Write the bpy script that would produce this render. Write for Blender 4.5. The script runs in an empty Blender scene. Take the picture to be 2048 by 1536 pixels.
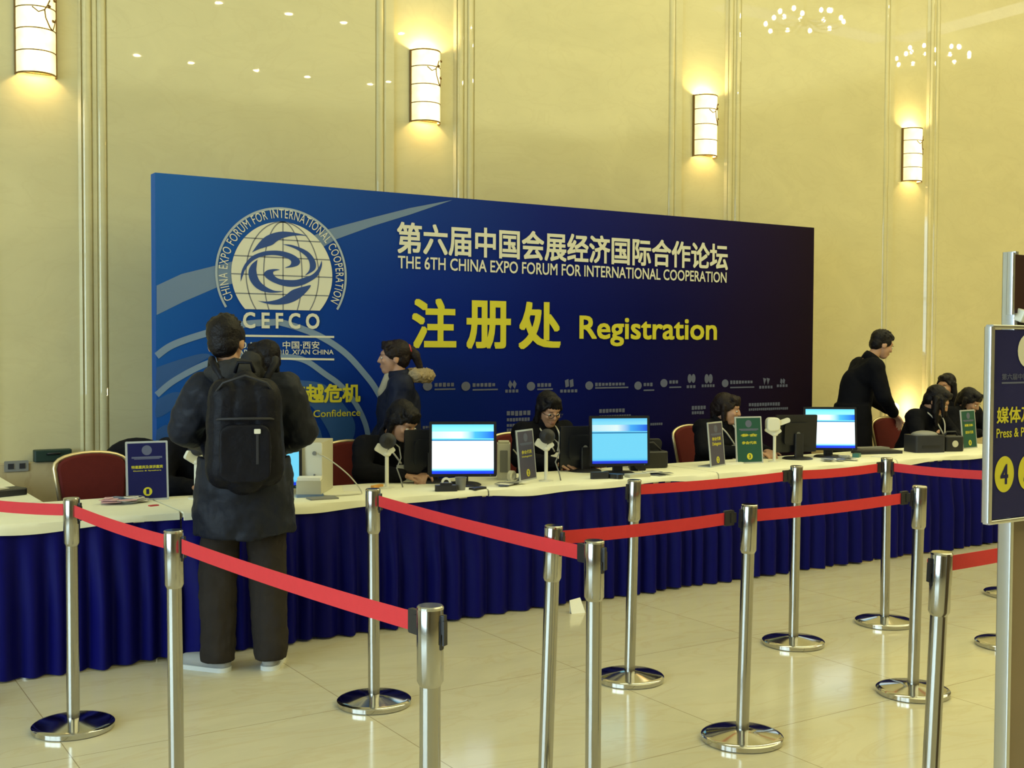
import bpy, bmesh, math, random
from mathutils import Vector, Matrix, Euler, Quaternion
random.seed(7)
S = bpy.context.scene
COL = S.collection
PI = math.pi

# ------------------------------------------------------------ camera
cam_d = bpy.data.cameras.new('camera'); cam = bpy.data.objects.new('camera', cam_d); COL.objects.link(cam)
cam_d.sensor_width = 36.0; cam_d.lens = 40.74; cam_d.clip_end = 100
_a = Vector((0.53933518, 0.84146442, -0.03248376)); _r = Vector((0.84197382, -0.53950266, 0.00411942)); _u = Vector((0.01405873, 0.02957223, 0.99946377))
cam.matrix_world = Matrix(((_r.x, _u.x, -_a.x, 0), (_r.y, _u.y, -_a.y, 0), (_r.z, _u.z, -_a.z, 1.607), (0, 0, 0, 1)))
S.camera = cam
# ------------------------------------------------------------ look
S.view_settings.view_transform = 'Standard'; S.view_settings.look = 'None'
S.view_settings.exposure = 0.0; S.view_settings.gamma = 1.0; S.view_settings.use_curve_mapping = False
S.cycles.use_denoising = True
S.cycles.max_bounces = 8
S.cycles.sample_clamp_indirect = 6.0
# ------------------------------------------------------------ world, added fill lights and window daylight
W = bpy.data.worlds.new('world'); S.world = W; W.use_nodes = True
W.node_tree.nodes['Background'].inputs[0].default_value = (0.8, 0.9, 1.0, 1); W.node_tree.nodes['Background'].inputs[1].default_value = 0.3
WARM = (0.95, 0.96, 0.57)
def area(name, loc, target, sx, sy, power, color):
    l = bpy.data.lights.new(name, 'AREA'); l.shape = 'RECTANGLE'; l.size = sx; l.size_y = sy; l.energy = power; l.color = color
    o = bpy.data.objects.new(name, l); COL.objects.link(o); o.location = loc
    o.rotation_euler = (Vector(target) - Vector(loc)).to_track_quat('-Z', 'Y').to_euler()
    return o
area('added_west_fill_light', (-3.5, -2.0, 6.9), (-2.6, -1.6, 0), 6, 8, 260, WARM)  # added overhead fill from the west side, no fixture behind it
area('added_ceiling_bounce_light', (11.0, -2.0, 6.3), (11.0, -2.0, 9), 15, 12, 1350, WARM)  # added upward lamp that makes the ceiling glow as soft bounce light
area('added_wall_wash_light', (11, 6.5, 6.92), (11, 6.3, 0), 15, 1.1, 190, WARM)  # added unseen strip that brightens the back wall from above
area('daylight_window_light', (-6.6, 1.6, 2.9), (3, 1.6, 0.6), 7.5, 4.2, 450, (0.62, 0.88, 1.0))
# ------------------------------------------------------------ materials
MATS = {}
def mat(name, color, rough=0.5, metal=0.0, noise=0.0, nscale=6.0, bump=0.0, bscale=60.0, spec=0.5, coat=0.0, sheen=0.0, aniso=0.0):
    if name in MATS: return MATS[name]
    m = bpy.data.materials.new(name); m.use_nodes = True; nt = m.node_tree; b = nt.nodes['Principled BSDF']
    b.inputs['Base Color'].default_value = (*color, 1); b.inputs['Roughness'].default_value = rough; b.inputs['Metallic'].default_value = metal
    b.inputs['Specular IOR Level'].default_value = spec; b.inputs['Coat Weight'].default_value = coat; b.inputs['Sheen Weight'].default_value = sheen
    b.inputs['Anisotropic'].default_value = aniso
    tc = nt.nodes.new('ShaderNodeTexCoord')
    n = nt.nodes.new('ShaderNodeTexNoise'); n.inputs['Scale'].default_value = nscale; n.inputs['Detail'].default_value = 4
    nt.links.new(tc.outputs['Object'], n.inputs['Vector'])
    mx = nt.nodes.new('ShaderNodeMix'); mx.data_type = 'RGBA'
    k = 1.0 - noise
    mx.inputs['A'].default_value = (color[0]*k, color[1]*k, color[2]*k, 1)
    k = 1.0 + noise
    mx.inputs['B'].default_value = (min(1, color[0]*k), min(1, color[1]*k), min(1, color[2]*k), 1)
    nt.links.new(n.outputs['Fac'], mx.inputs['Factor']); nt.links.new(mx.outputs['Result'], b.inputs['Base Color'])
    if bump:
        n2 = nt.nodes.new('ShaderNodeTexNoise'); n2.inputs['Scale'].default_value = bscale; n2.inputs['Detail'].default_value = 3
        nt.links.new(tc.outputs['Object'], n2.inputs['Vector'])
        bp = nt.nodes.new('ShaderNodeBump'); bp.inputs['Strength'].default_value = bump; bp.inputs['Distance'].default_value = 0.01
        nt.links.new(n2.outputs['Fac'], bp.inputs['Height']); nt.links.new(bp.outputs['Normal'], b.inputs['Normal'])
    MATS[name] = m
    return m
def srgb(r, g, b):
    f = lambda c: (c/255/12.92) if c/255 <= 0.04045 else ((c/255 + 0.055)/1.055)**2.4
    return (f(r), f(g), f(b))

def marble(name, base, vein, rough, scale, veinscale, vein_amt=0.5, stretch=(1, 1, 1), rot=(0, 0, 0), tile=None):
    m = bpy.data.materials.new(name); m.use_nodes = True; nt = m.node_tree; b = nt.nodes['Principled BSDF']; L = nt.links
    tc = nt.nodes.new('ShaderNodeTexCoord'); mp = nt.nodes.new('ShaderNodeMapping'); mp.inputs['Scale'].default_value = stretch; mp.inputs['Rotation'].default_value = rot
    L.new(tc.outputs['Object'], mp.inputs['Vector'])
    n1 = nt.nodes.new('ShaderNodeTexNoise'); n1.inputs['Scale'].default_value = scale; n1.inputs['Detail'].default_value = 8; n1.inputs['Roughness'].default_value = 0.62; n1.inputs['Distortion'].default_value = 1.2
    L.new(mp.outputs['Vector'], n1.inputs['Vector'])
    r1 = nt.nodes.new('ShaderNodeValToRGB'); r1.color_ramp.elements[0].position = 0.36; r1.color_ramp.elements[1].position = 0.66
    r1.color_ramp.elements[0].color = (*[c*0.92 for c in base], 1); r1.color_ramp.elements[1].color = (*base, 1)
    L.new(n1.outputs['Fac'], r1.inputs['Fac'])
    n2 = nt.nodes.new('ShaderNodeTexNoise'); n2.inputs['Scale'].default_value = veinscale; n2.inputs['Detail'].default_value = 9; n2.inputs['Distortion'].default_value = 2.2
    L.new(mp.outputs['Vector'], n2.inputs['Vector'])
    r2 = nt.nodes.new('ShaderNodeValToRGB'); e = r2.color_ramp.elements
    e[0].position = 0.46; e[0].color = (0, 0, 0, 1); e[1].position = 0.50; e[1].color = (vein_amt,)*3 + (1,)
    x = e.new(0.54); x.color = (0, 0, 0, 1)
    L.new(n2.outputs['Fac'], r2.inputs['Fac'])
    mx = nt.nodes.new('ShaderNodeMix'); mx.data_type = 'RGBA'; mx.inputs['B'].default_value = (*vein, 1)
    L.new(r2.outputs['Color'], mx.inputs['Factor']); L.new(r1.outputs['Color'], mx.inputs['A'])
    out = mx.outputs['Result']
    if tile:
        br = nt.nodes.new('ShaderNodeTexBrick'); br.offset = 0; br.inputs['Scale'].default_value = 1.0
        br.inputs['Brick Width'].default_value = tile; br.inputs['Row Height'].default_value = tile; br.inputs['Mortar Size'].default_value = 0.0022
        br.inputs['Color1'].default_value = (1, 1, 1, 1); br.inputs['Color2'].default_value = (0.95, 0.95, 0.94, 1); br.inputs['Mortar'].default_value = (0.55, 0.5, 0.42, 1)
        mp2 = nt.nodes.new('ShaderNodeMapping'); mp2.inputs['Location'].default_value = (0.23, 0.12, 0); L.new(tc.outputs['Object'], mp2.inputs['Vector'])
        L.new(mp2.outputs['Vector'], br.inputs['Vector'])
        m2 = nt.nodes.new('ShaderNodeMix'); m2.data_type = 'RGBA'; m2.blend_type = 'MULTIPLY'; m2.inputs['Factor'].default_value = 1
        L.new(out, m2.inputs['A']); L.new(br.outputs['Color'], m2.inputs['B']); out = m2.outputs['Result']
    L.new(out, b.inputs['Base Color']); b.inputs['Roughness'].default_value = rough
    return m
M_wall = marble('wall_marble', (0.66, 0.59, 0.345), (0.56, 0.48, 0.27), 0.018, 0.9, 1.3, 0.22, (1, 1, 2.2), (0, 0.5, 0))
M_floor = marble('floor_marble', (0.66, 0.605, 0.43), (0.57, 0.47, 0.29), 0.13, 2.2, 1.6, 0.4, (0.6, 1.6, 1), (0, 0, 0.25), tile=1.2)
M_ceil = mat('ceiling_plaster', (0.80, 0.76, 0.62), 0.8, noise=0.02)
M_plain = mat('hall_plaster', (0.26, 0.21, 0.13), 0.6, noise=0.05)
M_steel = mat('brushed_steel', (0.43, 0.425, 0.40), 0.17, 1.0, noise=0.04, nscale=30)
M_chrome = mat('polished_steel', (0.52, 0.515, 0.49), 0.10, 1.0, noise=0.02)
M_black = mat('black_plastic', (0.012, 0.012, 0.015), 0.4, noise=0.1)
M_belt = mat('red_webbing', (0.62, 0.022, 0.030), 0.65, noise=0.06, nscale=40, bump=0.15, bscale=500)
M_cloth = mat('cream_cloth', (0.82, 0.80, 0.62), 0.75, noise=0.04, nscale=9, bump=0.15, bscale=300)
M_skirt = mat('blue_satin', (0.0025, 0.0025, 0.10), 0.5, noise=0.10, nscale=14, bump=0.05, bscale=200, sheen=0.0, spec=0.1)
M_gold = mat('champagne_metal', (0.72, 0.60, 0.36), 0.35, 0.8, noise=0.05)
M_maroon = mat('maroon_fabric', (0.105, 0.014, 0.012), 0.8, spec=0.15, noise=0.1, nscale=30, bump=0.2, bscale=250)
M_white = mat('white_plastic', (0.72, 0.70, 0.58), 0.45, noise=0.03)
M_beige = mat('beige_plastic', (0.52, 0.49, 0.36), 0.5, noise=0.04)
M_dgrey = mat('dark_grey_plastic', (0.030, 0.030, 0.036), 0.5, spec=0.25, noise=0.1)
M_grey = mat('grey_plastic', (0.22, 0.22, 0.21), 0.5, noise=0.06)
M_paper = mat('paper', (0.80, 0.78, 0.68), 0.7, noise=0.03)
M_skin = mat('skin', (0.50, 0.27, 0.165), 0.5, noise=0.08, nscale=18)
M_lip = mat('lips', (0.43, 0.185, 0.125), 0.5, noise=0.05)
M_eye = mat('eye_white', (0.7, 0.68, 0.62), 0.25, noise=0.02)
M_iris = mat('dark_iris', (0.012, 0.008, 0.006), 0.2, noise=0.05)
M_hair = mat('black_hair', (0.007, 0.005, 0.006), 0.45, spec=0.2, noise=0.4, nscale=60, bump=0.5, bscale=110)
M_brownhair = mat('dark_brown_hair', (0.014, 0.008, 0.007), 0.45, spec=0.2, noise=0.4, nscale=60, bump=0.5, bscale=110)
M_coat = mat('black_wool', (0.006, 0.006, 0.009), 0.85, spec=0.1, noise=0.2, nscale=20, bump=0.2, bscale=200)
M_parka = mat('charcoal_nylon', (0.011, 0.013, 0.022), 0.55, spec=0.2, noise=0.25, nscale=9, bump=0.35, bscale=26)
M_navy = mat('navy_jacket_cloth', (0.011, 0.014, 0.034), 0.6, spec=0.15, noise=0.2, nscale=10, bump=0.3, bscale=30)
M_brown = mat('brown_wool', (0.045, 0.028, 0.02), 0.85, spec=0.1, noise=0.2, bump=0.2, bscale=150)
M_trous = mat('dark_brown_trousers', (0.026, 0.021, 0.018), 0.8, spec=0.15, noise=0.2, nscale=8, bump=0.3, bscale=25)
M_dtrous = mat('dark_trousers', (0.012, 0.012, 0.016), 0.8, noise=0.2)
M_pack = mat('backpack_nylon', (0.006, 0.006, 0.010), 0.5, spec=0.15, noise=0.2, bump=0.25, bscale=60)
M_fur = mat('beige_fur', (0.34, 0.26, 0.15), 0.9, noise=0.35, nscale=50, bump=1.0, bscale=90)
M_shoe = mat('grey_suede', (0.30, 0.30, 0.29), 0.7, noise=0.15)
M_shoedark = mat('dark_shoe', (0.03, 0.028, 0.03), 0.6, noise=0.1)
M_sole = mat('pale_sole', (0.60, 0.62, 0.60), 0.6, noise=0.05)
M_scarf = mat('pale_shirt', (0.42, 0.38, 0.28), 0.8, noise=0.1)
M_lany = mat('white_ribbon', (0.62, 0.58, 0.50), 0.6, noise=0.05)
M_signblue = mat('sign_blue_print', (0.014, 0.015, 0.085), 0.4, noise=0.06, spec=0.15)
M_signviolet = mat('sign_grey_violet_print', (0.075, 0.066, 0.105), 0.4, noise=0.06, spec=0.2)
M_signgreen = mat('sign_green_print', (0.022, 0.085, 0.065), 0.4, noise=0.06, spec=0.2)
M_acryl = mat('clear_acrylic_edge', (0.45, 0.47, 0.48), 0.15, noise=0.02, spec=0.8)
M_yel = mat('yellow_print', (0.60, 0.54, 0.03), 0.45, noise=0.02)
M_wht = mat('white_print', (0.66, 0.64, 0.52), 0.45, noise=0.02)
M_pale = mat('pale_blue_print', (0.13, 0.20, 0.33), 0.45, noise=0.03)
M_midblue = mat('mid_blue_print', (0.022, 0.085, 0.27), 0.4, noise=0.1)
M_arc = mat('arc_blue_print', (0.17, 0.25, 0.38), 0.45, noise=0.04)
M_ring = mat('pale_ring_print', (0.34, 0.40, 0.46), 0.45, noise=0.03)
M_pink = mat('pink_card', (0.62, 0.36, 0.36), 0.6, noise=0.05)
M_logoblue = mat('emblem_blue_print', (0.012, 0.055, 0.24), 0.4, noise=0.05)
M_dim = mat('grey_lavender_print', (0.115, 0.125, 0.20), 0.45, noise=0.04, spec=0.2)
M_gridline = mat('emblem_grid_print', (0.16, 0.17, 0.20), 0.5, noise=0.02)
M_red = mat('red_print', (0.5, 0.04, 0.05), 0.5, noise=0.05)
M_teal = mat('teal_plastic', (0.03, 0.16, 0.13), 0.4, noise=0.1)
M_dgreen = mat('dark_green_case', (0.012, 0.035, 0.026), 0.5, noise=0.1)
M_bronze = mat('bronze_metal', (0.22, 0.13, 0.04), 0.4, 0.7, noise=0.1)
M_cable = mat('cable_white', (0.5, 0.48, 0.38), 0.5, noise=0.02)
M_signframe = mat('satin_aluminium', (0.62, 0.64, 0.66), 0.3, 1.0, noise=0.03)
M_signpost = mat('brown_laminate', (0.20, 0.145, 0.085), 0.35, noise=0.1)
M_maroonprint = mat('dark_maroon_print', (0.04, 0.016, 0.014), 0.4, noise=0.05, spec=0.15)

def emit(name, build):
    m = bpy.data.materials.new(name); m.use_nodes = True; nt = m.node_tree; b = nt.nodes['Principled BSDF']
    b.inputs['Base Color'].default_value = (0.02, 0.02, 0.02, 1); b.inputs['Roughness'].default_value = 0.3
    build(nt, b); return m

# ------------------------------------------------------------ mesh builder
class MB:
    def __init__(s): s.v = []; s.f = []
    def add(s, vs, fs):
        o = len(s.v); s.v += [tuple(p) for p in vs]; s.f += [tuple(i + o for i in f) for f in fs]; return s
    def box(s, c, d, rot=None):
        x, y, z = d[0]/2, d[1]/2, d[2]/2
        vs = [Vector(p) for p in ((-x,-y,-z),(x,-y,-z),(x,y,-z),(-x,y,-z),(-x,-y,z),(x,-y,z),(x,y,z),(-x,y,z))]
        if rot is not None:
            R = Euler(rot).to_matrix(); vs = [R @ p for p in vs]
        return s.add([p + Vector(c) for p in vs], [(3,2,1,0),(4,5,6,7),(0,1,5,4),(1,2,6,5),(2,3,7,6),(3,0,4,7)])
    def rbox(s, c, d, r, rot=None, seg=4, axis=2):
        # box with corners rounded round the given axis
        dims = [d[i] for i in range(3) if i != axis]; h = d[axis]/2
        pts = []
        for cx, cy, a0 in ((1,1,0),(-1,1,90),(-1,-1,180),(1,-1,270)):
            for k in range(seg+1):
                a = math.radians(a0 + 90*k/seg); pts.append((cx*(dims[0]/2-r)+r*math.cos(a), cy*(dims[1]/2-r)+r*math.sin(a)))
        def P(u, v, w):
            return Vector((w,u,v)) if axis == 0 else (Vector((u,w,v)) if axis == 1 else Vector((u,v,w)))
        n = len(pts); vs = [P(u,v,-h) for u,v in pts] + [P(u,v,h) for u,v in pts]
        fs = [tuple(range(n))[::-1], tuple(range(n, 2*n))] + [(i,(i+1)%n,(i+1)%n+n,i+n) for i in range(n)]
        if axis == 1: fs = [f[::-1] for f in fs]
        if rot is not None:
            R = Euler(rot).to_matrix(); vs = [R @ p for p in vs]
        return s.add([p + Vector(c) for p in vs], fs)
    def lathe(s, prof, c=(0,0,0), seg=32, axis=None, cap=True):
        vs = []; fs = []; n = len(prof)
        q = Quaternion() if axis is None else Vector((0,0,1)).rotation_difference(Vector(axis))
        for r, z in prof:
            for k in range(seg):
                a = 2*PI*k/seg; vs.append(q @ Vector((r*math.cos(a), r*math.sin(a), z)) + Vector(c))
        for i in range(n-1):
            for k in range(seg):
                fs.append((i*seg+k, i*seg+(k+1)%seg, (i+1)*seg+(k+1)%seg, (i+1)*seg+k))
        if cap:
            fs.append(tuple(range(seg))[::-1]); fs.append(tuple((n-1)*seg+k for k in range(seg)))
        return s.add(vs, fs)
    def cyl(s, p0, p1, r, r1=None, seg=20):
        p0, p1 = Vector(p0), Vector(p1); L = (p1-p0).length
        return s.lathe([(r,0),(r if r1 is None else r1, L)], p0, seg, (p1-p0).normalized())
    def tube(s, pts, r, seg=8, closed=False):
        pts = [Vector(p) for p in pts]; n = len(pts); vs = []; fs = []
        up = Vector((0,0,1)); prev = None
        for i in range(n):
            if closed: t = (pts[(i+1)%n]-pts[i-1]).normalized()
            else: t = (pts[min(i+1,n-1)]-pts[max(i-1,0)]).normalized()
            if prev is None:
                a = t.cross(up)
                if a.length < 1e-3: a = t.cross(Vector((1,0,0)))
                a.normalize()
            else:
                a = (prev - t*prev.dot(t)).normalized()
            prev = a; b = t.cross(a)
            rr = r[i] if isinstance(r, (list, tuple)) else r
            for k in range(seg):
                g = 2*PI*k/seg; vs.append(pts[i] + a*rr*math.cos(g) + b*rr*math.sin(g))
        for i in range(n if closed else n-1):
            j = (i+1) % n
            for k in range(seg): fs.append((i*seg+k, i*seg+(k+1)%seg, j*seg+(k+1)%seg, j*seg+k))
        if not closed:
            fs.append(tuple(range(seg))[::-1]); fs.append(tuple((n-1)*seg+k for k in range(seg)))
        return s.add(vs, fs)
    def ell(s, c, rad, rot=None, seg=20, rings=12):
        vs = []; fs = []; R = rot if isinstance(rot, Matrix) else (Euler(rot).to_matrix() if rot is not None else Matrix.Identity(3))
        vs.append(R @ Vector((0,0,-rad[2])) + Vector(c))
        for i in range(1, rings):
            t = -PI/2 + PI*i/rings
            for k in range(seg):
                a = 2*PI*k/seg
                vs.append(R @ Vector((rad[0]*math.cos(t)*math.cos(a), rad[1]*math.cos(t)*math.sin(a), rad[2]*math.sin(t))) + Vector(c))
        vs.append(R @ Vector((0,0,rad[2])) + Vector(c)); top = len(vs)-1
        for k in range(seg): fs.append((0, 1+(k+1)%seg, 1+k)); 
        for i in range(rings-2):
            for k in range(seg):
                a = 1+i*seg; fs.append((a+k, a+(k+1)%seg, a+seg+(k+1)%seg, a+seg+k))
        a = 1+(rings-2)*seg
        for k in range(seg): fs.append((a+k, a+(k+1)%seg, top))
        return s.add(vs, fs)
    def cap(s, p0, r0, p1, r1, seg=16):
        # tapered capsule
        p0, p1 = Vector(p0), Vector(p1); L = (p1-p0).length
        if L < 1e-5: return s.ell(p0, (r0,r0,r0))
        prof = []
        for i in range(1, 6): t = PI/2*(i/5); prof.append((r0*math.sin(t), -r0*math.cos(t)))
        for i in range(0, 5): t = PI/2*(i/5); prof.append((r1*math.cos(t), L + r1*math.sin(t)))
        return s.lathe(prof, p0, seg, (p1-p0).normalized())
    def poly_xz(s, pts, y):
        return s.add([(x, y, z) for x, z in pts], [tuple(range(len(pts)))])
    def build(s, name, material, parent=None, smooth=False, bevel=0, loc=None, rot=None, mods=None, tri=False):
        me = bpy.data.meshes.new(name); me.from_pydata(s.v, [], s.f); me.update()
        bm = bmesh.new(); bm.from_mesh(me)
        bmesh.ops.recalc_face_normals(bm, faces=bm.faces)
        if tri: bmesh.ops.triangulate(bm, faces=bm.faces)
        bm.to_mesh(me); bm.free()
        if smooth:
            for p in me.polygons: p.use_smooth = True
        me.materials.append(material)
        o = bpy.data.objects.new(name, me); COL.objects.link(o)
        if parent: o.parent = parent
        if loc: o.location = loc
        if rot: o.rotation_euler = rot
        if bevel:
            b = o.modifiers.new('bevel', 'BEVEL'); b.width = bevel; b.segments = 2; b.limit_method = 'ANGLE'
        if smooth == 'auto' or (smooth and bevel):
            try: me.set_sharp_from_angle(angle=math.radians(40))
            except Exception: pass
        return o
def tag(o, label, cat, group=None, kind=None):
    o['label'] = label; o['category'] = cat
    if group: o['group'] = group
    if kind: o['kind'] = kind
    return o
def thing(name, label, cat, loc=(0,0,0), rz=0, group=None):
    o = bpy.data.objects.new(name, None); COL.objects.link(o); o.location = loc; o.rotation_euler = (0,0,rz); o.empty_display_size = 0.1
    return tag(o, label, cat, group)
def struct(name, mb, m, **k):
    o = mb.build(name, m, **k); o['kind'] = 'structure'; return o
def copy_tree(o, parent=None):
    c = o.copy(); COL.objects.link(c)
    if parent: c.parent = parent
    for ch in list(o.children): copy_tree(ch, c)
    return c
def voxel(o, size, smooth=3, disp=None):
    r = o.modifiers.new('remesh', 'REMESH'); r.mode = 'VOXEL'; r.voxel_size = size; r.use_smooth_shade = True
    if smooth:
        s = o.modifiers.new('smooth', 'SMOOTH'); s.factor = 0.5; s.iterations = smooth
    if disp:
        t = bpy.data.textures.new('folds', 'CLOUDS'); t.noise_scale = disp[1]; t.noise_depth = 2
        d = o.modifiers.new('folds', 'DISPLACE'); d.texture = t; d.strength = disp[0]; d.mid_level = 0.5; d.texture_coords = 'LOCAL'
    dg = bpy.context.evaluated_depsgraph_get(); dg.update()
    me = bpy.data.meshes.new_from_object(o.evaluated_get(dg)); old = o.data
    o.modifiers.clear(); o.data = me
    for p in me.polygons: p.use_smooth = True
    bpy.data.meshes.remove(old)
    return o
def text_mesh(name, s, box, y, material, parent, bold=0.0, fit=True, rotm=None, stroke=0.0):
    # letters as a flat mesh in the XZ plane facing -Y, scaled to fill box = (x0, x1, z0, z1)
    cu = bpy.data.curves.new(name, 'FONT'); cu.body = s; cu.size = 1.0; cu.resolution_u = 3; cu.fill_mode = 'FRONT'
    o = bpy.data.objects.new(name, cu); COL.objects.link(o)
    dg = bpy.context.evaluated_depsgraph_get(); dg.update()
    me = bpy.data.meshes.new_from_object(o.evaluated_get(dg)); bpy.data.objects.remove(o); bpy.data.curves.remove(cu)
    pad = bold
    xs = [v.co.x for v in me.vertices]; ys = [v.co.y for v in me.vertices]
    x0, x1, y0, y1 = min(xs)-pad, max(xs)+pad, min(ys)-pad, max(ys)+pad
    sx = (box[1]-box[0])/(x1-x0); sy = (box[3]-box[2])/(y1-y0)
    src = [tuple(v.co) for v in me.vertices]; fcs = [tuple(p.vertices) for p in me.polygons]; bpy.data.meshes.remove(me)
    # heavier strokes: the glyphs are laid over themselves with small shifts
    sh = [(0, 0)] + ([(bold*a, bold*b) for a in (-1, 0, 1) for b in (-1, 0, 1) if a or b] if bold else [])
    m = MB()
    for q, (dx, dy) in enumerate(sh):
        m.add([(box[0]+(a+dx-x0)*sx, y - q*0.00004, box[2]+(b+dy-y0)*sy) for a, b, c in src], fcs)
    me = bpy.data.meshes.new(name); me.from_pydata(m.v, [], m.f); me.update()
    me.materials.append(material)
    o = bpy.data.objects.new(name, me); COL.objects.link(o)
    if parent: o.parent = parent
    return o
# ------------------------------------------------------------ the hall
HX0, HX1, HY0, HY1, HZ = -7.0, 20.5, -11.0, 8.3, 7.0
struct('floor', MB().box(((HX0+HX1)/2, (HY0+HY1)/2, -0.05), (HX1-HX0, HY1-HY0+0.6, 0.1)), M_floor)
struct('ceiling', MB().box(((HX0+HX1)/2, (HY0+HY1)/2, HZ+0.05), (HX1-HX0, HY1-HY0, 0.1)), M_ceil)
struct('wall_right', MB().box((HX1+0.1, (HY0+HY1)/2, HZ/2), (0.2, HY1-HY0, HZ)), M_plain)
struct('wall_front', MB().box(((HX0+HX1)/2, HY0-0.1, HZ/2), (HX1-HX0, 0.2, HZ)), M_plain)
# left wall with three tall daylight windows
lw = MB()
wys = [(-2.2, 0.2), (0.5, 2.9), (3.2, 5.6)]
ys = [HY0] + [v for w in wys for v in w] + [HY1]
for i in range(0, len(ys), 2): lw.box((HX0-0.1, (ys[i]+ys[i+1])/2, HZ/2), (0.2, ys[i+1]-ys[i], HZ))
for a, b in wys:
    lw.box((HX0-0.1, (a+b)/2, 0.4), (0.2, b-a, 0.8)); lw.box((HX0-0.1, (a+b)/2, 6.0), (0.2, b-a, 2.0))
struct('wall_left', lw, M_plain)
def sky_glow(nt, b):
    b.inputs['Emission Color'].default_value = (0.72, 0.9, 1.0, 1); b.inputs['Emission Strength'].default_value = 4.0
M_sky = emit('bright_overcast_window_glass', sky_glow)
for i, (a, b) in enumerate(wys):
    o = struct('window_%d' % (i+1), MB().box((HX0-0.12, (a+b)/2, 2.9), (0.02, b-a, 4.2)), M_sky)
    fr = MB()
    for yy in (a+0.04, (a+b)/2, b-0.04): fr.box((HX0-0.08, yy, 2.9), (0.06, 0.08, 4.2))
    for zz in (0.84, 2.9, 4.96): fr.box((HX0-0.08, (a+b)/2, zz), (0.06, b-a, 0.08))
    fr.build('window_frame', M_steel, o)
# back wall: polished marble with a moulded lamp bay every three metres
LAMPX = [-1.46, 1.53, 4.48, 7.47, 10.44, 13.42, 16.4]
prof = [(HX0, HY1)]
def mould(cx, w, h, n=8):
    # a rounded upright moulding with a groove at each side
    out = [(cx-w/2-0.012, HY1), (cx-w/2-0.006, HY1+0.009), (cx-w/2, HY1+0.0)]
    for k in range(n+1):
        t = PI*k/n; out.append((cx - w/2*math.cos(t), HY1 - h*math.sin(t)))
    return out + [(cx+w/2+0.006, HY1+0.009), (cx+w/2+0.012, HY1)]
for lx in LAMPX:
    prof += mould(lx-0.405, 0.055, 0.013) + [(lx-0.355, HY1-0.006), (lx-0.285, HY1-0.006)]
    prof += [(lx-0.27, HY1+0.022), (lx+0.27, HY1+0.022)]
    prof += [(lx+0.285, HY1-0.006)] + mould(lx+0.325, 0.055, 0.016) + mould(lx+0.425, 0.05, 0.013)
prof.append((HX1, HY1))
w = MB(); n = len(prof)
w.add([(x, y, 0) for x, y in prof] + [(x, y, HZ) for x, y in prof], [(i, i+1, i+1+n, i+n) for i in range(n-1)])
w.box(((HX0+HX1)/2, HY1+0.2, HZ/2), (HX1-HX0, 0.16, HZ))
struct('wall_back', w, M_wall)
M_skirting = marble('skirting_marble', (0.52, 0.42, 0.24), (0.40, 0.30, 0.16), 0.12, 1.5, 1.6, 0.4)
bb_ = MB().rbox(((HX0+HX1)/2, HY1-0.045, 0.41), (HX1-HX0, 0.05, 0.82), 0.008, axis=0)
struct('baseboard_back', bb_, M_skirting)
# wall outlet plate and uplighter
t = thing('wall_outlet', 'grey outlet plate on the stone skirting of the marble wall', 'outlet', (1.37, HY1-0.07, 0.80))
MB().rbox((0, -0.006, 0), (0.15, 0.012, 0.07), 0.006, axis=1).build('cover_plate', M_grey, t)
for dx in (-0.035, 0.035): MB().box((dx, -0.014, 0), (0.035, 0.006, 0.035)).build('socket', M_dgrey, t)
t = thing('wall_uplighter', 'small bright uplighter glowing low on the marble wall behind the standing man', 'lamp', (10.46, 8.17, 0.83))
MB().lathe([(0.02,-0.83),(0.09,-0.83),(0.09,-0.81),(0.018,-0.80),(0.018,-0.1),(0.07,-0.05),(0.085,0.0),(0.075,0.0),(0.05,-0.03)], seg=24).build('housing', M_bronze, t, smooth='auto')
def up_glow(nt, b):
    b.inputs['Emission Color'].default_value = (1, 0.78, 0.36, 1); b.inputs['Emission Strength'].default_value = 14
MB().lathe([(0.001,-0.028),(0.062,-0.018),(0.066,-0.008),(0.001,-0.006)], seg=24).build('bulb', emit('uplighter_bulb', up_glow), t)
l = bpy.data.lights.new('uplighter_light', 'POINT'); l.energy = 7; l.color = (1, 0.80, 0.42); l.shadow_soft_size = 0.05
lo = bpy.data.objects.new('uplighter_light', l); COL.objects.link(lo); lo.location = (10.46, 8.16, 0.95)

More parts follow.
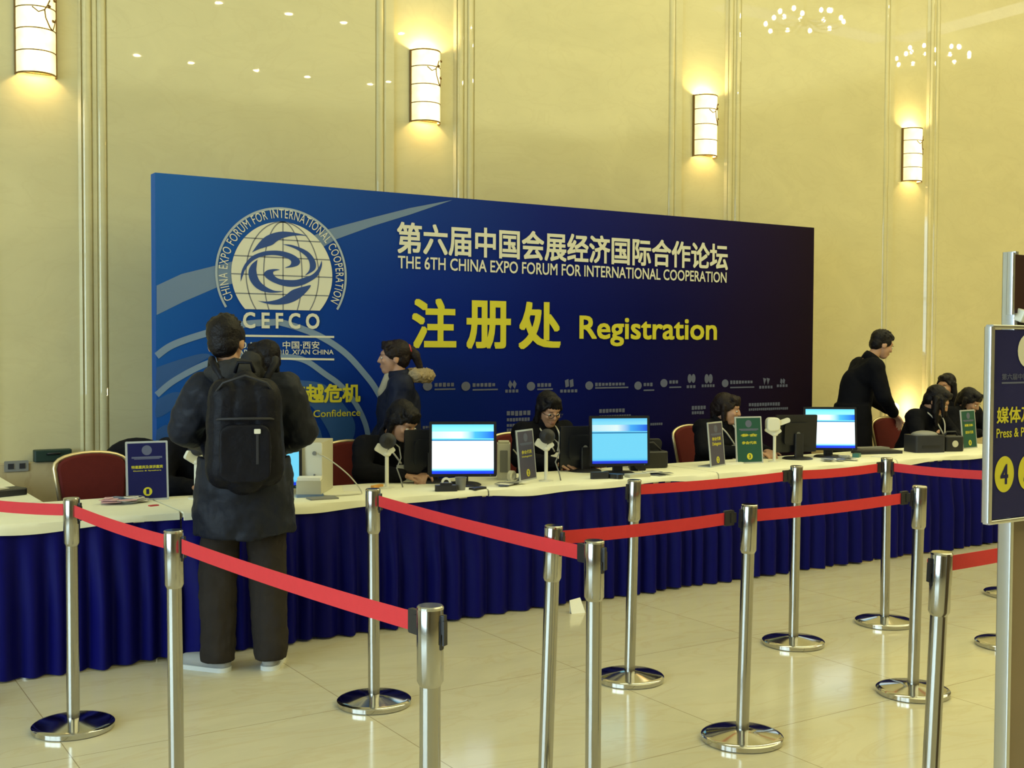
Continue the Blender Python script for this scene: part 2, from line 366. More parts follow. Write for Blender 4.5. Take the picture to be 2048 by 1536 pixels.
# ------------------------------------------------------------ wall sconces
def sconce_glow(nt, b):
    L = nt.links
    tc = nt.nodes.new('ShaderNodeTexCoord')
    ns = nt.nodes.new('ShaderNodeTexNoise'); ns.inputs['Scale'].default_value = 9; ns.inputs['Detail'].default_value = 4
    L.new(tc.outputs['Object'], ns.inputs['Vector'])
    sp = nt.nodes.new('ShaderNodeSeparateXYZ'); L.new(tc.outputs['Object'], sp.inputs['Vector'])
    ab = nt.nodes.new('ShaderNodeMath'); ab.operation = 'ABSOLUTE'; L.new(sp.outputs['X'], ab.inputs[0])
    mr = nt.nodes.new('ShaderNodeMapRange'); mr.inputs[1].default_value = 0.06; mr.inputs[2].default_value = 0.13; mr.inputs[3].default_value = 1.0; mr.inputs[4].default_value = 0.35
    L.new(ab.outputs[0], mr.inputs[0])
    m1 = nt.nodes.new('ShaderNodeMath'); m1.operation = 'MULTIPLY_ADD'; m1.inputs[1].default_value = 3.2; m1.inputs[2].default_value = 0.35
    L.new(ns.outputs['Fac'], m1.inputs[0])
    m2 = nt.nodes.new('ShaderNodeMath'); m2.operation = 'MULTIPLY'; L.new(m1.outputs[0], m2.inputs[0]); L.new(mr.outputs[0], m2.inputs[1])
    b.inputs['Emission Color'].default_value = (1.0, 0.84, 0.42, 1); L.new(m2.outputs[0], b.inputs['Emission Strength'])
    b.inputs['Base Color'].default_value = (0.8, 0.7, 0.45, 1)
M_alab = emit('lit_alabaster', sconce_glow)
def half_shell(r, d, z0, z1, thick, n=20):
    m = MB(); o = []; i = []
    for k in range(n+1):
        a = PI*k/n; o.append((r*math.cos(a), -d*math.sin(a))); i.append(((r-thick)*math.cos(a), -(d-thick)*math.sin(a)))
    ring = o + i[::-1]; k = len(ring)
    return m.add([(x, y, z0) for x, y in ring] + [(x, y, z1) for x, y in ring],
                 [(j, (j+1) % k, (j+1) % k + k, j + k) for j in range(k)] +
                 [(j, j+1, k-2-j, k-1-j) for j in range(n)] + [(k+j, k+j+1, k+k-2-j, k+k-1-j) for j in range(n)])
H = 0.575
def make_sconce():
    t = thing('wall_sconce', '', 'wall lamp', (0, 0, 0), 0, 'alabaster sconces along the marble wall')
    MB().box((0, -0.008, H/2), (0.22, 0.016, H-0.04)).build('back_plate', M_bronze, t)
    half_shell(0.128, 0.135, 0.008, H-0.008, 0.008).build('shade', M_alab, t)
    for z in (0.0, 0.148, 0.293, 0.435, H-0.012):
        half_shell(0.131, 0.138, z, z+(0.011 if z in (0.0, H-0.012) else 0.007), 0.006).build('band', M_bronze, t)
    for sx in (-1, 1): MB().rbox((sx*0.128, -0.012, H/2), (0.014, 0.024, H), 0.004).build('side_rail', M_bronze, t)
    # metal twig that crosses the shade
    def P(a, z): return (0.1325*math.cos(a), -0.1395*math.sin(a), z)
    tw = MB()
    tw.tube([P(1.0, 0.49), P(1.15, 0.45), P(1.3, 0.42), P(1.25, 0.37), P(1.0, 0.31), P(0.8, 0.295)], 0.0045, 6)
    tw.tube([P(1.3, 0.42), P(1.6, 0.40), P(1.9, 0.43)], 0.004, 6)
    tw.tube([P(0.8, 0.295), P(0.62, 0.34), P(0.5, 0.38)], 0.0035, 6)
    for a, z in ((1.05, 0.45), (0.62, 0.5), (0.75, 0.36)): tw.ell(P(a, z), (0.014, 0.007, 0.009), (0, 0.5, 0), 8, 6)
    tw.build('twig_ornament', M_bronze, t, smooth=True)
    return t
sc = make_sconce()
SL = {1.53: 'lit alabaster wall sconce above the red chair, cut by the top of the photo',
      4.48: 'lit alabaster wall sconce above the blue banner, second lamp along the wall',
      7.47: 'lit alabaster wall sconce above the darker end of the banner, third along the wall',
      10.44: 'lit alabaster wall sconce above the man in black, smallest and last in view'}
first = True
for lx in LAMPX[1:5]:
    o = sc if first else copy_tree(sc); first = False
    o.location = (lx, HY1+0.022, 3.40); o['label'] = SL[lx]
    for dz, e in ((0.10, 5.0), (H-0.06, 17.0)):
        l = bpy.data.lights.new('sconce_light', 'POINT'); l.energy = e; l.color = (1, 0.78, 0.36); l.shadow_soft_size = 0.03
        lo = bpy.data.objects.new('sconce_light', l); COL.objects.link(lo); lo.location = (lx, HY1+0.022-0.065, 3.40+dz)

# ------------------------------------------------------------ ceiling downlights and chandeliers, seen mirrored in the polished wall
def dl_glow(nt, b):
    b.inputs['Emission Color'].default_value = (1, 0.86, 0.55, 1); b.inputs['Emission Strength'].default_value = 200
M_dl = emit('downlight_lens', dl_glow)
def make_dl():
    t = thing('ceiling_downlight', 'round recessed downlight in the hall ceiling', 'ceiling light', (0,0,0), 0, 'recessed ceiling downlights')
    MB().lathe([(0.058,0.0),(0.085,0.0),(0.085,-0.008),(0.062,-0.012),(0.058,-0.004)], seg=24, cap=False).build('trim_ring', M_chrome, t)
    MB().lathe([(0.001,0.0),(0.055,0.0),(0.055,-0.006),(0.001,-0.008)], seg=20).build('lens', M_dl, t)
    return t
d0 = make_dl(); first = True
for x, y in ((6.04,-1.42),(7.19,-1.39),(8.15,-1.36),(9.26,-1.39),(5.84,-5.5),(6.86,-5.51),(8.12,-5.40),(9.17,-5.36),(10.51,-5.26),(10.71,-4.86)):
    o = d0 if first else copy_tree(d0); first = False; o.location = (x, y, HZ)
def bulb_glow(nt, b):
    b.inputs['Emission Color'].default_value = (1, 0.9, 0.68, 1); b.inputs['Emission Strength'].default_value = 75
M_bulb = emit('chandelier_bulb', bulb_glow)
def make_ch():
    t = thing('chandelier', '', 'chandelier', (0,0,0), 0, 'crystal chandeliers')
    MB().lathe([(0.012,0.0),(0.05,0.02),(0.06,0.08),(0.02,0.16),(0.012,0.3),(0.012,0.72),(0.09,0.74),(0.09,0.80)], seg=20).build('stem', M_gold, t, smooth='auto')
    rr = random.Random(3)
    k = 0
    for R, z, n in ((0.55, 0.02, 10), (0.36, 0.14, 7)):
        for j in range(n):
            a = 2*PI*(j+rr.uniform(-.2,.2))/n; x, y = R*math.cos(a), R*math.sin(a); zz = z + rr.uniform(-.03,.05)
            arm = MB().tube([(0.02*math.cos(a),0.02*math.sin(a),0.1),(0.4*x,0.4*y,z-0.06),(0.8*x,0.8*y,z-0.05),(x,y,zz)], 0.008, 6).build('arm', M_gold, t, smooth=True)
            MB().ell((x, y, zz+0.03), (0.026, 0.026, 0.036), None, 10, 8).build('bulb', M_bulb, arm)
    return t
c0 = make_ch(); first = True
for x, y, lb in ((12.55, 4.75, 'gold chandelier with clear bulbs hanging above the tables, nearer the banner'), (15.75, 4.5, 'gold chandelier with clear bulbs hanging at the far end of the hall')):
    o = c0 if first else copy_tree(c0); first = False; o.location = (x, y, 6.2); o['label'] = lb
def cove(nt, b):
    b.inputs['Emission Color'].default_value = (1, 0.95, 0.72, 1); b.inputs['Emission Strength'].default_value = 1.9
M_cove = emit('cove_strip', cove)
struct('trim_1', MB().box((14.6, 2.85, HZ-0.01), (3.8, 0.42, 0.02)), M_cove)
struct('trim_2', MB().box((16.75, 4.75, HZ-0.01), (0.5, 3.4, 0.02)), M_cove)
# ------------------------------------------------------------ the banner
SW = [[(2.767,2.236),(2.812,2.298),(2.857,2.344),(2.912,2.373),(2.976,2.389),(3.041,2.39),(3.106,2.383),(3.172,2.369),(3.115,2.371),(3.05,2.363),(2.994,2.347),(2.948,2.323),(2.912,2.295),(2.857,2.275),(2.812,2.259)],[(2.688,2.035),(2.691,2.095),(2.718,2.156),(2.767,2.21),(2.839,2.243),(2.911,2.256),(2.985,2.255),(3.05,2.24),(3.096,2.216),(3.115,2.19),(3.101,2.164),(3.059,2.149),(3.003,2.142),(3.04,2.161),(3.049,2.188),(3.022,2.208),(2.966,2.223),(2.902,2.225),(2.839,2.213),(2.785,2.189),(2.744,2.153),(2.717,2.113),(2.704,2.079)],[(2.985,2.303),(3.05,2.302),(3.124,2.283),(3.181,2.255),(3.219,2.213),(3.233,2.169),(3.219,2.133),(3.152,2.095),(3.181,2.131),(3.186,2.176),(3.167,2.219),(3.124,2.253),(3.068,2.281)],[(3.276,2.206),(3.276,2.162),(3.247,2.098),(3.2,2.061),(3.133,2.028),(3.058,2.013),(2.984,2.019),(2.911,2.043),(2.865,2.072),(2.852,2.097),(2.875,2.12),(2.92,2.13),(2.966,2.127),(2.92,2.113),(2.925,2.087),(2.957,2.066),(3.012,2.059),(3.087,2.062),(3.152,2.082),(3.209,2.106),(3.252,2.152)],[(2.807,2.19),(2.767,2.158),(2.744,2.115),(2.748,2.063),(2.775,2.017),(2.82,1.984),(2.883,1.968),(2.947,1.97),(2.993,1.98),(2.929,1.982),(2.874,2.003),(2.829,2.036),(2.807,2.074),(2.798,2.117),(2.802,2.16)],[(2.806,1.91),(2.874,1.907),(2.947,1.922),(3.003,1.95),(3.049,1.986),(3.096,2.005),(3.152,2.02),(3.195,2.026),(3.152,1.971),(3.096,1.926),(3.03,1.898),(2.956,1.887),(2.883,1.89)]]
STREAK = [[(2.125,1.992),(2.288,2.073),(2.52,2.138),(2.97,2.263),(3.323,2.424),(3.672,2.53),(3.976,2.619),(4.334,2.703),(3.976,2.571),(3.672,2.469),(3.384,2.357),(2.97,2.109),(2.53,1.995),(2.297,1.89),(2.124,1.801)]]
ARCS = [[(2.122,1.535),(2.227,1.607),(2.423,1.677),(2.684,1.744),(2.897,1.764),(3.005,1.758),(3.25,1.678),(3.452,1.558),(3.609,1.403),(3.7,1.29),(3.793,1.121),(3.854,0.917)],[(2.121,1.281),(2.242,1.377),(2.476,1.491),(2.754,1.537),(2.997,1.53),(3.152,1.502),(3.302,1.406),(3.421,1.323),(3.534,1.196),(3.617,1.035),(3.652,0.853)]]
PATCH = [[(2.122,1.46),(2.243,1.502),(2.409,1.548),(2.477,1.534),(2.342,1.458),(2.209,1.377),(2.121,1.32)],[(2.121,1.248),(2.225,1.295),(2.324,1.277),(2.241,1.196),(2.12,1.134)],[(2.119,1.052),(2.191,1.082),(2.24,0.982),(2.223,0.867),(2.118,0.872)],[(3.115,1.366),(3.302,1.329),(3.456,1.176),(3.534,1.038),(3.495,0.896),(3.386,0.865),(3.321,1.01),(3.208,1.172),(3.078,1.262)],[(3.077,1.053),(3.226,1.066),(3.283,0.94),(3.264,0.799),(3.095,0.808)]]
PT = {'disc_c':(2.977,2.095),'disc_l':(2.623,2.092),'disc_r':(3.357,2.099),'disc_t':(2.978,2.456),'chord_l':(2.712,1.852),'chord_r':(3.277,1.857),'ring_l':(2.52,2.092),'ring_r':(3.46,2.088),'ring_t':(2.974,2.548),'ring_e1':(2.57,1.863),'ring_e2':(3.402,1.863)}
TX = [('第六届中国会展经济国际合作论坛', (3.865, 7.119, 2.284, 2.513)), ('THE 6TH CHINA EXPO FORUM FOR INTERNATIONAL COOPERATION', (3.873, 7.105, 2.173, 2.266)), ('注', (3.989, 4.366, 1.589, 1.961)), ('册', (4.454, 4.854, 1.586, 1.956)), ('处', (4.924, 5.328, 1.585, 1.958)), ('Registration', (5.511, 6.998, 1.611, 1.858)), ('C E F C O', (2.702, 3.258, 1.722, 1.832)), ('2010.1.14-16  中国·西安', (2.597, 3.257, 1.584, 1.637)), ("JANUARY 14-16, 2010  XI'AN CHINA", (2.545, 3.364, 1.534, 1.579)), ('跨越危机', (3.012, 3.573, 1.202, 1.336)), ('Confidence', (3.211, 3.573, 1.103, 1.153))]
RULES = [[(2.597,1.672),(3.371,1.668)],[(2.596,1.521),(3.371,1.509)]]
LOGO = [(4.082,4.36,1.277,1.341),(4.412,4.738,1.268,1.337),(4.807,4.936,1.247,1.345),(5.006,5.255,1.262,1.325),(5.327,5.505,1.238,1.354),(5.575,6.019,1.264,1.317),(6.082,6.297,1.236,1.329),(6.363,6.596,1.257,1.343),(6.658,6.767,1.253,1.375),(6.83,6.987,1.258,1.373),(7.064,7.457,1.244,1.333),(7.519,7.694,1.235,1.348),(7.739,7.886,1.245,1.327)]
BLK = [(4.821,5.05,1.064,1.103),(4.822,5.041,1.02,1.048),(4.822,5.032,0.978,1.002),(4.822,4.994,0.943,0.967),(5.719,5.989,1.062,1.095),(5.719,6.053,1.02,1.044),(6.718,6.885,1.062,1.097),(6.719,6.863,1.023,1.05),(7.393,7.787,1.074,1.106),(7.393,7.89,1.036,1.059),(6.258,6.395,0.943,0.964),(4.082,4.18,0.99,1.012),(4.082,4.18,0.96,0.975)]
BX0, BX1, BZ1, BY = 2.12, 8.205, 2.722, 7.6
ban = thing('banner_board', 'big blue printed backdrop board reading Registration behind the long table', 'banner', (BX0, BY, 0))
def B_(mb): # printed art is laid out in board coordinates
    mb.v = [(x-BX0, y-BY, z) for x, y, z in mb.v]; return mb
def banner_nodes():
    m = bpy.data.materials.new('banner_print'); m.use_nodes = True; nt = m.node_tree; b = nt.nodes['Principled BSDF']; L = nt.links
    tc = nt.nodes.new('ShaderNodeTexCoord'); sp = nt.nodes.new('ShaderNodeSeparateXYZ'); L.new(tc.outputs['Object'], sp.inputs['Vector'])
    # printed blend: light blue at one corner to near black violet at the other
    ma = nt.nodes.new('ShaderNodeMath'); ma.operation = 'MULTIPLY_ADD'; ma.inputs[1].default_value = 1/6.085; ma.inputs[2].default_value = 0.0; L.new(sp.outputs['X'], ma.inputs[0])
    mb_ = nt.nodes.new('ShaderNodeMath'); mb_.operation = 'MULTIPLY_ADD'; mb_.inputs[1].default_value = -0.05; mb_.inputs[2].default_value = 0.10; L.new(sp.outputs['Z'], mb_.inputs[0])
    ad = nt.nodes.new('ShaderNodeMath'); L.new(ma.outputs[0], ad.inputs[0]); L.new(mb_.outputs[0], ad.inputs[1])
    r = nt.nodes.new('ShaderNodeValToRGB'); L.new(ad.outputs[0], r.inputs['Fac']); e = r.color_ramp.elements
    e[0].position = 0.0; e[0].color = (0.014, 0.095, 0.36, 1); e[1].position = 1.0; e[1].color = (0.012, 0.006, 0.014, 1)
    for p, c in ((0.12, (0.007, 0.055, 0.29, 1)), (0.32, (0.003, 0.019, 0.21, 1)), (0.52, (0.002, 0.007, 0.12, 1)), (0.68, (0.003, 0.004, 0.065, 1)), (0.84, (0.009, 0.005, 0.030, 1))):
        x = e.new(p); x.color = c
    # upper edge is printed paler
    mr = nt.nodes.new('ShaderNodeMapRange'); mr.inputs[1].default_value = 1.9; mr.inputs[2].default_value = 2.72; mr.inputs[3].default_value = 0; mr.inputs[4].default_value = 0.55; L.new(sp.outputs['Z'], mr.inputs[0])
    mx = nt.nodes.new('ShaderNodeMix'); mx.data_type = 'RGBA'; mx.inputs['B'].default_value = (0.045, 0.055, 0.19, 1)
    r2 = nt.nodes.new('ShaderNodeValToRGB'); L.new(ma.outputs[0], r2.inputs['Fac']); e2 = r2.color_ramp.elements
    e2[0].position = 0; e2[0].color = (0.030, 0.13, 0.40, 1); e2[1].position = 1; e2[1].color = (0.018, 0.009, 0.017, 1); x = e2.new(0.5); x.color = (0.014, 0.022, 0.17, 1); x = e2.new(0.75); x.color = (0.020, 0.014, 0.075, 1)
    L.new(r2.outputs['Color'], mx.inputs['B'])
    L.new(mr.outputs[0], mx.inputs['Factor']); L.new(r.outputs['Color'], mx.inputs['A']); L.new(mx.outputs['Result'], b.inputs['Base Color'])
    b.inputs['Roughness'].default_value = 0.45; b.inputs['Specular IOR Level'].default_value = 0.05
    return m
M_ban = banner_nodes()
pn = B_(MB().box(((BX0+BX1)/2, BY+0.05, BZ1/2), (BX1-BX0, 0.1, BZ1))).build('panel', M_ban, ban)
for x in (0.5, 2.2, 3.9, 5.6):
    MB().box((x, 0.125, 1.3), (0.05, 0.05, 2.6)).tube([(x, 0.15, 1.9), (x, 0.5, 0.03)], 0.018, 6).box((x, 0.3, 0.015), (0.05, 0.44, 0.03)).build('support_strut', M_steel, ban)
e = 0.0015
B_(MB().poly_xz([p for p in STREAK[0]], BY-e)).build('swoosh_print', M_pale, ban, tri=True)
def ribbon(pts, w, y, closed=False):
    m = MB(); n = len(pts); vs = []
    for i in range(n):
        a = Vector(pts[max(i-1, 0)]); b = Vector(pts[min(i+1, n-1)]); t = (b-a).normalized(); nn = Vector((-t.y, t.x))*w/2; p = Vector(pts[i])
        vs += [(p.x+nn.x, y, p.y+nn.y), (p.x-nn.x, y, p.y-nn.y)]
    return m.add(vs, [(2*i, 2*i+1, 2*i+3, 2*i+2) for i in range(n-1)])
def smooth2(pts, n=6):
    out = []
    for i in range(len(pts)-1):
        p0 = Vector(pts[max(i-1,0)]); p1 = Vector(pts[i]); p2 = Vector(pts[i+1]); p3 = Vector(pts[min(i+2, len(pts)-1)])
        for k in range(n):
            t = k/n; out.append(tuple(0.5*((2*p1)+(p2-p0)*t+(2*p0-5*p1+4*p2-p3)*t*t+(3*p1-p0-3*p2+p3)*t**3)))
    return out + [tuple(pts[-1])]
for p in PATCH: B_(MB().poly_xz(smooth2(p+[p[0]], 5)[:-1], BY-e*1.3)).build('globe_print', M_midblue, ban, tri=True)
for p, w in zip(ARCS, (0.045, 0.04)): B_(ribbon(smooth2(p), w, BY-2*e)).build('arc_print', M_arc, ban)
# emblem: pale globe disc cut by a chord, inside an open ring with lettering
cx, cz = PT['disc_c']; rx = (PT['disc_r'][0]-PT['disc_l'][0])/2; rz = PT['disc_t'][1]-cz; zch = PT['chord_l'][1]
cx = (PT['disc_r'][0]+PT['disc_l'][0])/2
pts = []
a0 = math.asin((zch-cz)/rz)
for k in range(65):
    a = a0 + (PI-2*a0)*k/64; pts.append((cx+rx*math.cos(a), cz+rz*math.sin(a)))
em = B_(MB().poly_xz(pts, BY-3*e)).build('emblem_disc', M_wht, ban, tri=True)
g = MB()
for k in (-0.72, -0.38, 0, 0.38, 0.72):
    g2 = [(cx+rx*k*math.cos(a), cz+rz*math.sin(a)) for a in [a0+(PI/2-a0)*j/20 for j in range(21)]]
    rb = ribbon(g2, 0.008, BY-3.6*e); g.add(rb.v, rb.f)
for k in (-0.38, -0.02, 0.32, 0.66):
    z = cz+rz*k; hw = rx*math.sqrt(1-k*k); rb = ribbon([(cx-hw, z), (cx+hw, z)], 0.008, BY-3.6*e); g.add(rb.v, rb.f)
B_(g).build('emblem_grid', M_gridline, ban)
for i, p in enumerate(SW): B_(MB().poly_xz(smooth2(p+[p[0]], 4)[:-1], BY-4.4*e)).build('emblem_swirl', M_logoblue, ban, tri=True)
rrx = (PT['ring_r'][0]-PT['ring_l'][0])/2; rrz = PT['ring_t'][1]-cz; rcx = (PT['ring_r'][0]+PT['ring_l'][0])/2
re1 = math.asin((PT['ring_e1'][1]-cz)/rrz)
B_(ribbon([(rcx+rrx*math.cos(a), cz+rrz*math.sin(a)) for a in [re1+(PI-2*re1)*k/80 for k in range(81)]], 0.016, BY-3*e)).build('emblem_ring', M_ring, ban)
# lettering along the ring
def arc_text(s, parent):
    cu = bpy.data.curves.new('ring_lettering', 'FONT'); cu.size = 0.098; cu.body = s; cu.space_character = 1.12; cu.resolution_u = 3; cu.fill_mode = 'FRONT'
    o = bpy.data.objects.new('ring_lettering', cu); COL.objects.link(o); dg = bpy.context.evaluated_depsgraph_get(); dg.update()
    me = bpy.data.meshes.new_from_object(o.evaluated_get(dg)); bpy.data.objects.remove(o); bpy.data.curves.remove(cu)
    xs = [v.co.x for v in me.vertices]; x0, x1 = min(xs), max(xs)
    A0, A1 = PI+0.46, -0.46
    for v in me.vertices:
        a = A0 + (A1-A0)*(v.co.x-x0)/(x1-x0); k = (v.co.y+0.030)
        R1, R2 = rx+k*0.9, rz+k*0.9
        v.co = Vector((rcx+R1*math.cos(a)-BX0, -3.2*e, cz+R2*math.sin(a)))
    me.materials.append(M_wht); o = bpy.data.objects.new('ring_lettering', me); COL.objects.link(o); o.parent = parent
arc_text('CHINA EXPO FORUM FOR INTERNATIONAL COOPERATION', ban)
NM = ['chinese_title_text', 'english_title_text', 'registration_character', 'registration_character', 'registration_character', 'registration_text', 'emblem_text', 'date_text', 'place_text', 'slogan_text', 'slogan_english_text']
BO = [0.022, 0.012, 0.026, 0.026, 0.026, 0.018, 0.026, 0.01, 0.008, 0.03, 0.008]
for i, (s, b) in enumerate(TX):
    text_mesh(NM[i], s, (b[0]-BX0, b[1]-BX0, b[2], b[3]), -5*e, M_yel if i in (2,3,4,5,9,10) else M_wht, ban, BO[i])
for p in RULES: B_(ribbon(p, 0.014, BY-3*e)).build('rule_line', M_wht, ban)
rl = random.Random(11)
for i, (x0, x1, z0, z1) in enumerate(LOGO):
    m = MB(); h = z1-z0; wdt = x1-x0; y = BY-3*e
    if wdt > 0.2:   # small mark with a line of characters after it
        m.add([(x0+0.04+0.04*math.cos(a), y, (z0+z1)/2+0.035*math.sin(a)) for a in [2*PI*k/14 for k in range(14)]], [tuple(range(14))])
        n = int((wdt-0.1)/0.035)
        for k in range(n):
            xx = x0+0.10+k*0.035; hh = rl.uniform(0.022, 0.032)
            m.add([(xx, y, (z0+z1)/2-hh/2+.008), (xx+0.026, y, (z0+z1)/2-hh/2+.008), (xx+0.026, y, (z0+z1)/2+hh/2+.008), (xx, y, (z0+z1)/2+hh/2+.008)], [(0,1,2,3)])
        m.add([(x0+0.10, y, z0), (x1, y, z0), (x1, y, z0+0.012), (x0+0.10, y, z0+0.012)], [(0,1,2,3)])
    else:           # mark above a short caption
        c_ = (x0+x1)/2; q = min(wdt, h)*0.36
        k0 = rl.choice((3, 4, 12)); ph = rl.uniform(0, 1)
        for sx in (-0.55, 0.55):
            m.add([(c_+sx*q+q*0.6*math.cos(a+ph), y, z1-q+q*math.sin(a+ph)) for a in [2*PI*k/k0 for k in range(k0)]], [tuple(range(k0))])
        n = max(3, int(wdt/0.03))
        for k in range(n):
            xx = x0+k*wdt/n; m.add([(xx, y, z0), (xx+wdt/n*.72, y, z0), (xx+wdt/n*.72, y, z0+0.024), (xx, y, z0+0.024)], [(0,1,2,3)])
    B_(m).build('sponsor_logo', M_dim, ban, tri=True)
for i, (x0, x1, z0, z1) in enumerate(BLK):
    m = MB(); y = BY-3*e; h = z1-z0; n = int((x1-x0)/(h*0.95+0.004))+1; wd = (x1-x0)/n
    for k in range(n):
        xx = x0+k*wd; zz = rl.uniform(0, 0.15)*h
        m.add([(xx, y, z0+zz), (xx+wd*0.78, y, z0+zz), (xx+wd*0.78, y, z1), (xx, y, z1)], [(0,1,2,3)])
    B_(m).build('credit_line_print', M_dim, ban)
# ------------------------------------------------------------ long registration table: five units end to end, one return unit
TZ = 0.755
def cloth_top(x0, x1, y0, y1, sag):
    # cloth with a soft hanging lip along the queue side
    m = MB(); nx = int((x1-x0)/0.03); rows = []
    rr = random.Random(5); ph = [rr.uniform(0, 6) for _ in range(4)]
    for i in range(nx+1):
        x = x0 + (x1-x0)*i/nx
        lip = 0.045 + 0.008*math.sin(x*4.1+ph[0]) + 0.006*math.sin(x*9+ph[1]); b = 0.006*math.sin(x*13+ph[2])
        rows.append([(x, y1+0.004, TZ-0.05), (x, y1+0.004, TZ-0.004), (x, y1, TZ), (x, (y0+y1)/2, TZ+0.001), (x, y0+0.012, TZ), (x, y0-0.004+b*.3, TZ-0.008), (x, y0-0.010+b, TZ-0.025), (x, y0-0.010+b, TZ-lip), (x, y0+0.002, TZ-lip), (x, y0+0.004, TZ-0.01), (x, y1-0.002, TZ-0.01)])
    k = len(rows[0]); v = [p for r in rows for p in r]
    f = [(i*k+j, i*k+(j+1) % k, (i+1)*k+(j+1) % k, (i+1)*k+j) for i in range(nx) for j in range(k)]
    f += [tuple(range(k)), tuple(nx*k+j for j in range(k))[::-1]]
    return m.add(v, f)
def pleats(path, z0, z1, seed, pitch=0.125):
    # gathered cloth that hangs in folds along a ground path
    rr = random.Random(seed); m = MB(); L = 0; pts = []
    segs = []
    for a, b in zip(path[:-1], path[1:]):
        a, b = Vector(a), Vector(b); segs.append((a, b, (b-a).length)); L += (b-a).length
    n = int(L/0.012); fold = []; s = 0
    cuts = [0]
    while cuts[-1] < L: cuts.append(cuts[-1]+pitch*rr.uniform(0.7, 1.35))
    amp = [rr.uniform(0.6, 1.2) for _ in cuts]; dp = [rr.uniform(-0.012, 0.012) for _ in cuts]
    zs = [z1, z1-0.06, z1-0.14, z1-0.3, (z0+z1)/2-0.05, z0+0.15, z0+0.05, z0]
    V = []
    for i in range(n+1):
        s = L*i/n; q = s
        for a, b, l in segs:
            if q <= l+1e-6: break
            q -= l
        t = (b-a).normalized(); nn = Vector((t.y, -t.x)); p = a + t*q
        k = max(j for j in range(len(cuts)) if cuts[j] <= s+1e-9); k = min(k, len(cuts)-2); u = (s-cuts[k])/(cuts[k+1]-cuts[k])
        w = amp[k]*(math.sin(PI*u)**1.4)
        for j, z in enumerate(zs):
            d = (z1-z)/(z1-z0); A = 0.012 + 0.055*min(1, d*1.8)
            off = 0.004 + w*A + dp[k]*d*0.6
            hem = 0.012*math.sin(s*7+seed)*(1 if j == len(zs)-1 else 0)*0.5
            V.append((p.x+nn.x*off, p.y+nn.y*off, z+max(0, hem)))
    k = len(zs)
    return m.add(V, [(i*k+j, i*k+j+1, (i+1)*k+j+1, (i+1)*k+j) for i in range(n) for j in range(k-1)])
def table(x0, x1, y0, y1, label, ends, seed):
    t = thing('registration_table', label, 'table', ((x0+x1)/2, (y0+y1)/2, 0), 0, 'registration tables set end to end')
    o = ((x0+x1)/2, (y0+y1)/2)
    def loc(mb): mb.v = [(a-o[0], b-o[1], c) for a, b, c in mb.v]; return mb
    loc(MB().box((o[0], o[1], TZ-0.028), (x1-x0-0.01, y1-y0-0.02, 0.032))).build('table_top', M_beige, t)
    loc(cloth_top(x0+0.001, x1-0.001, y0, y1, 0)).build('table_cover', M_cloth, t, smooth='auto')
    path = [(x0-0.0045, y0+0.02), (x1+0.0045, y0+0.02)]
    if 'l' in ends: path = [(x0+0.01, y1)] + [(x0+0.01, y0+0.02)] + path[1:]
    if 'r' in ends: path = path[:-1] + [(x1-0.01, y0+0.02), (x1-0.01, y1)]
    loc(pleats(path, 0.008, TZ-0.03, seed)).build('table_skirt', M_skirt, t, smooth=True)
    for sx in (x0+0.08, x1-0.08):
        for sy in (y0+0.1, y1-0.08): loc(MB().cyl((sx, sy, 0), (sx, sy, TZ-0.045), 0.015, seg=10)).build('leg', M_steel, t)
    return t
TY0, TY1 = 5.865, 6.50
table(-0.06, 1.76, 5.90, 6.62, 'cream-covered table with a blue pleated skirt, in front of the empty red chair', '', 21)
table(1.77, 3.59, TY0, TY1, 'cream-covered blue-skirted table that the man with the backpack stands at', '', 22)
table(3.60, 5.42, TY0, TY1, 'cream-covered blue-skirted table under the woman with glasses', '', 23)
table(5.43, 7.25, TY0, TY1, 'cream-covered blue-skirted table carrying the upright green sign and two screens', '', 24)
table(7.26, 9.08, TY0, TY1, 'cream-covered blue-skirted table at the far end, below the standing man in black', 'r', 25)
# return unit that runs from the long table toward the wall
t = thing('side_table', 'cream-covered return table running back toward the wall beside the red chair', 'table', (0.80, 7.36, 0))
MB().box((0, 0, TZ-0.028), (0.85, 1.40, 0.032)).build('table_top', M_beige, t)
MB().rbox((0, 0, TZ-0.008), (0.87, 1.42, 0.016), 0.02).box((0.435, 0, TZ-0.03), (0.008, 1.42, 0.055)).build('table_cover', M_cloth, t)
pl = pleats([(1.235, 6.65), (1.235, 8.07)], 0.008, TZ-0.03, 31); pl.v = [(a-0.80, b-7.36, c) for a, b, c in pl.v]; pl.build('table_skirt', M_skirt, t, smooth=True)
for sx in (-0.36, 0.36):
    for sy in (-0.62, 0.62): MB().cyl((sx, sy, 0), (sx, sy, TZ-0.045), 0.015, seg=10).build('leg', M_steel, t)

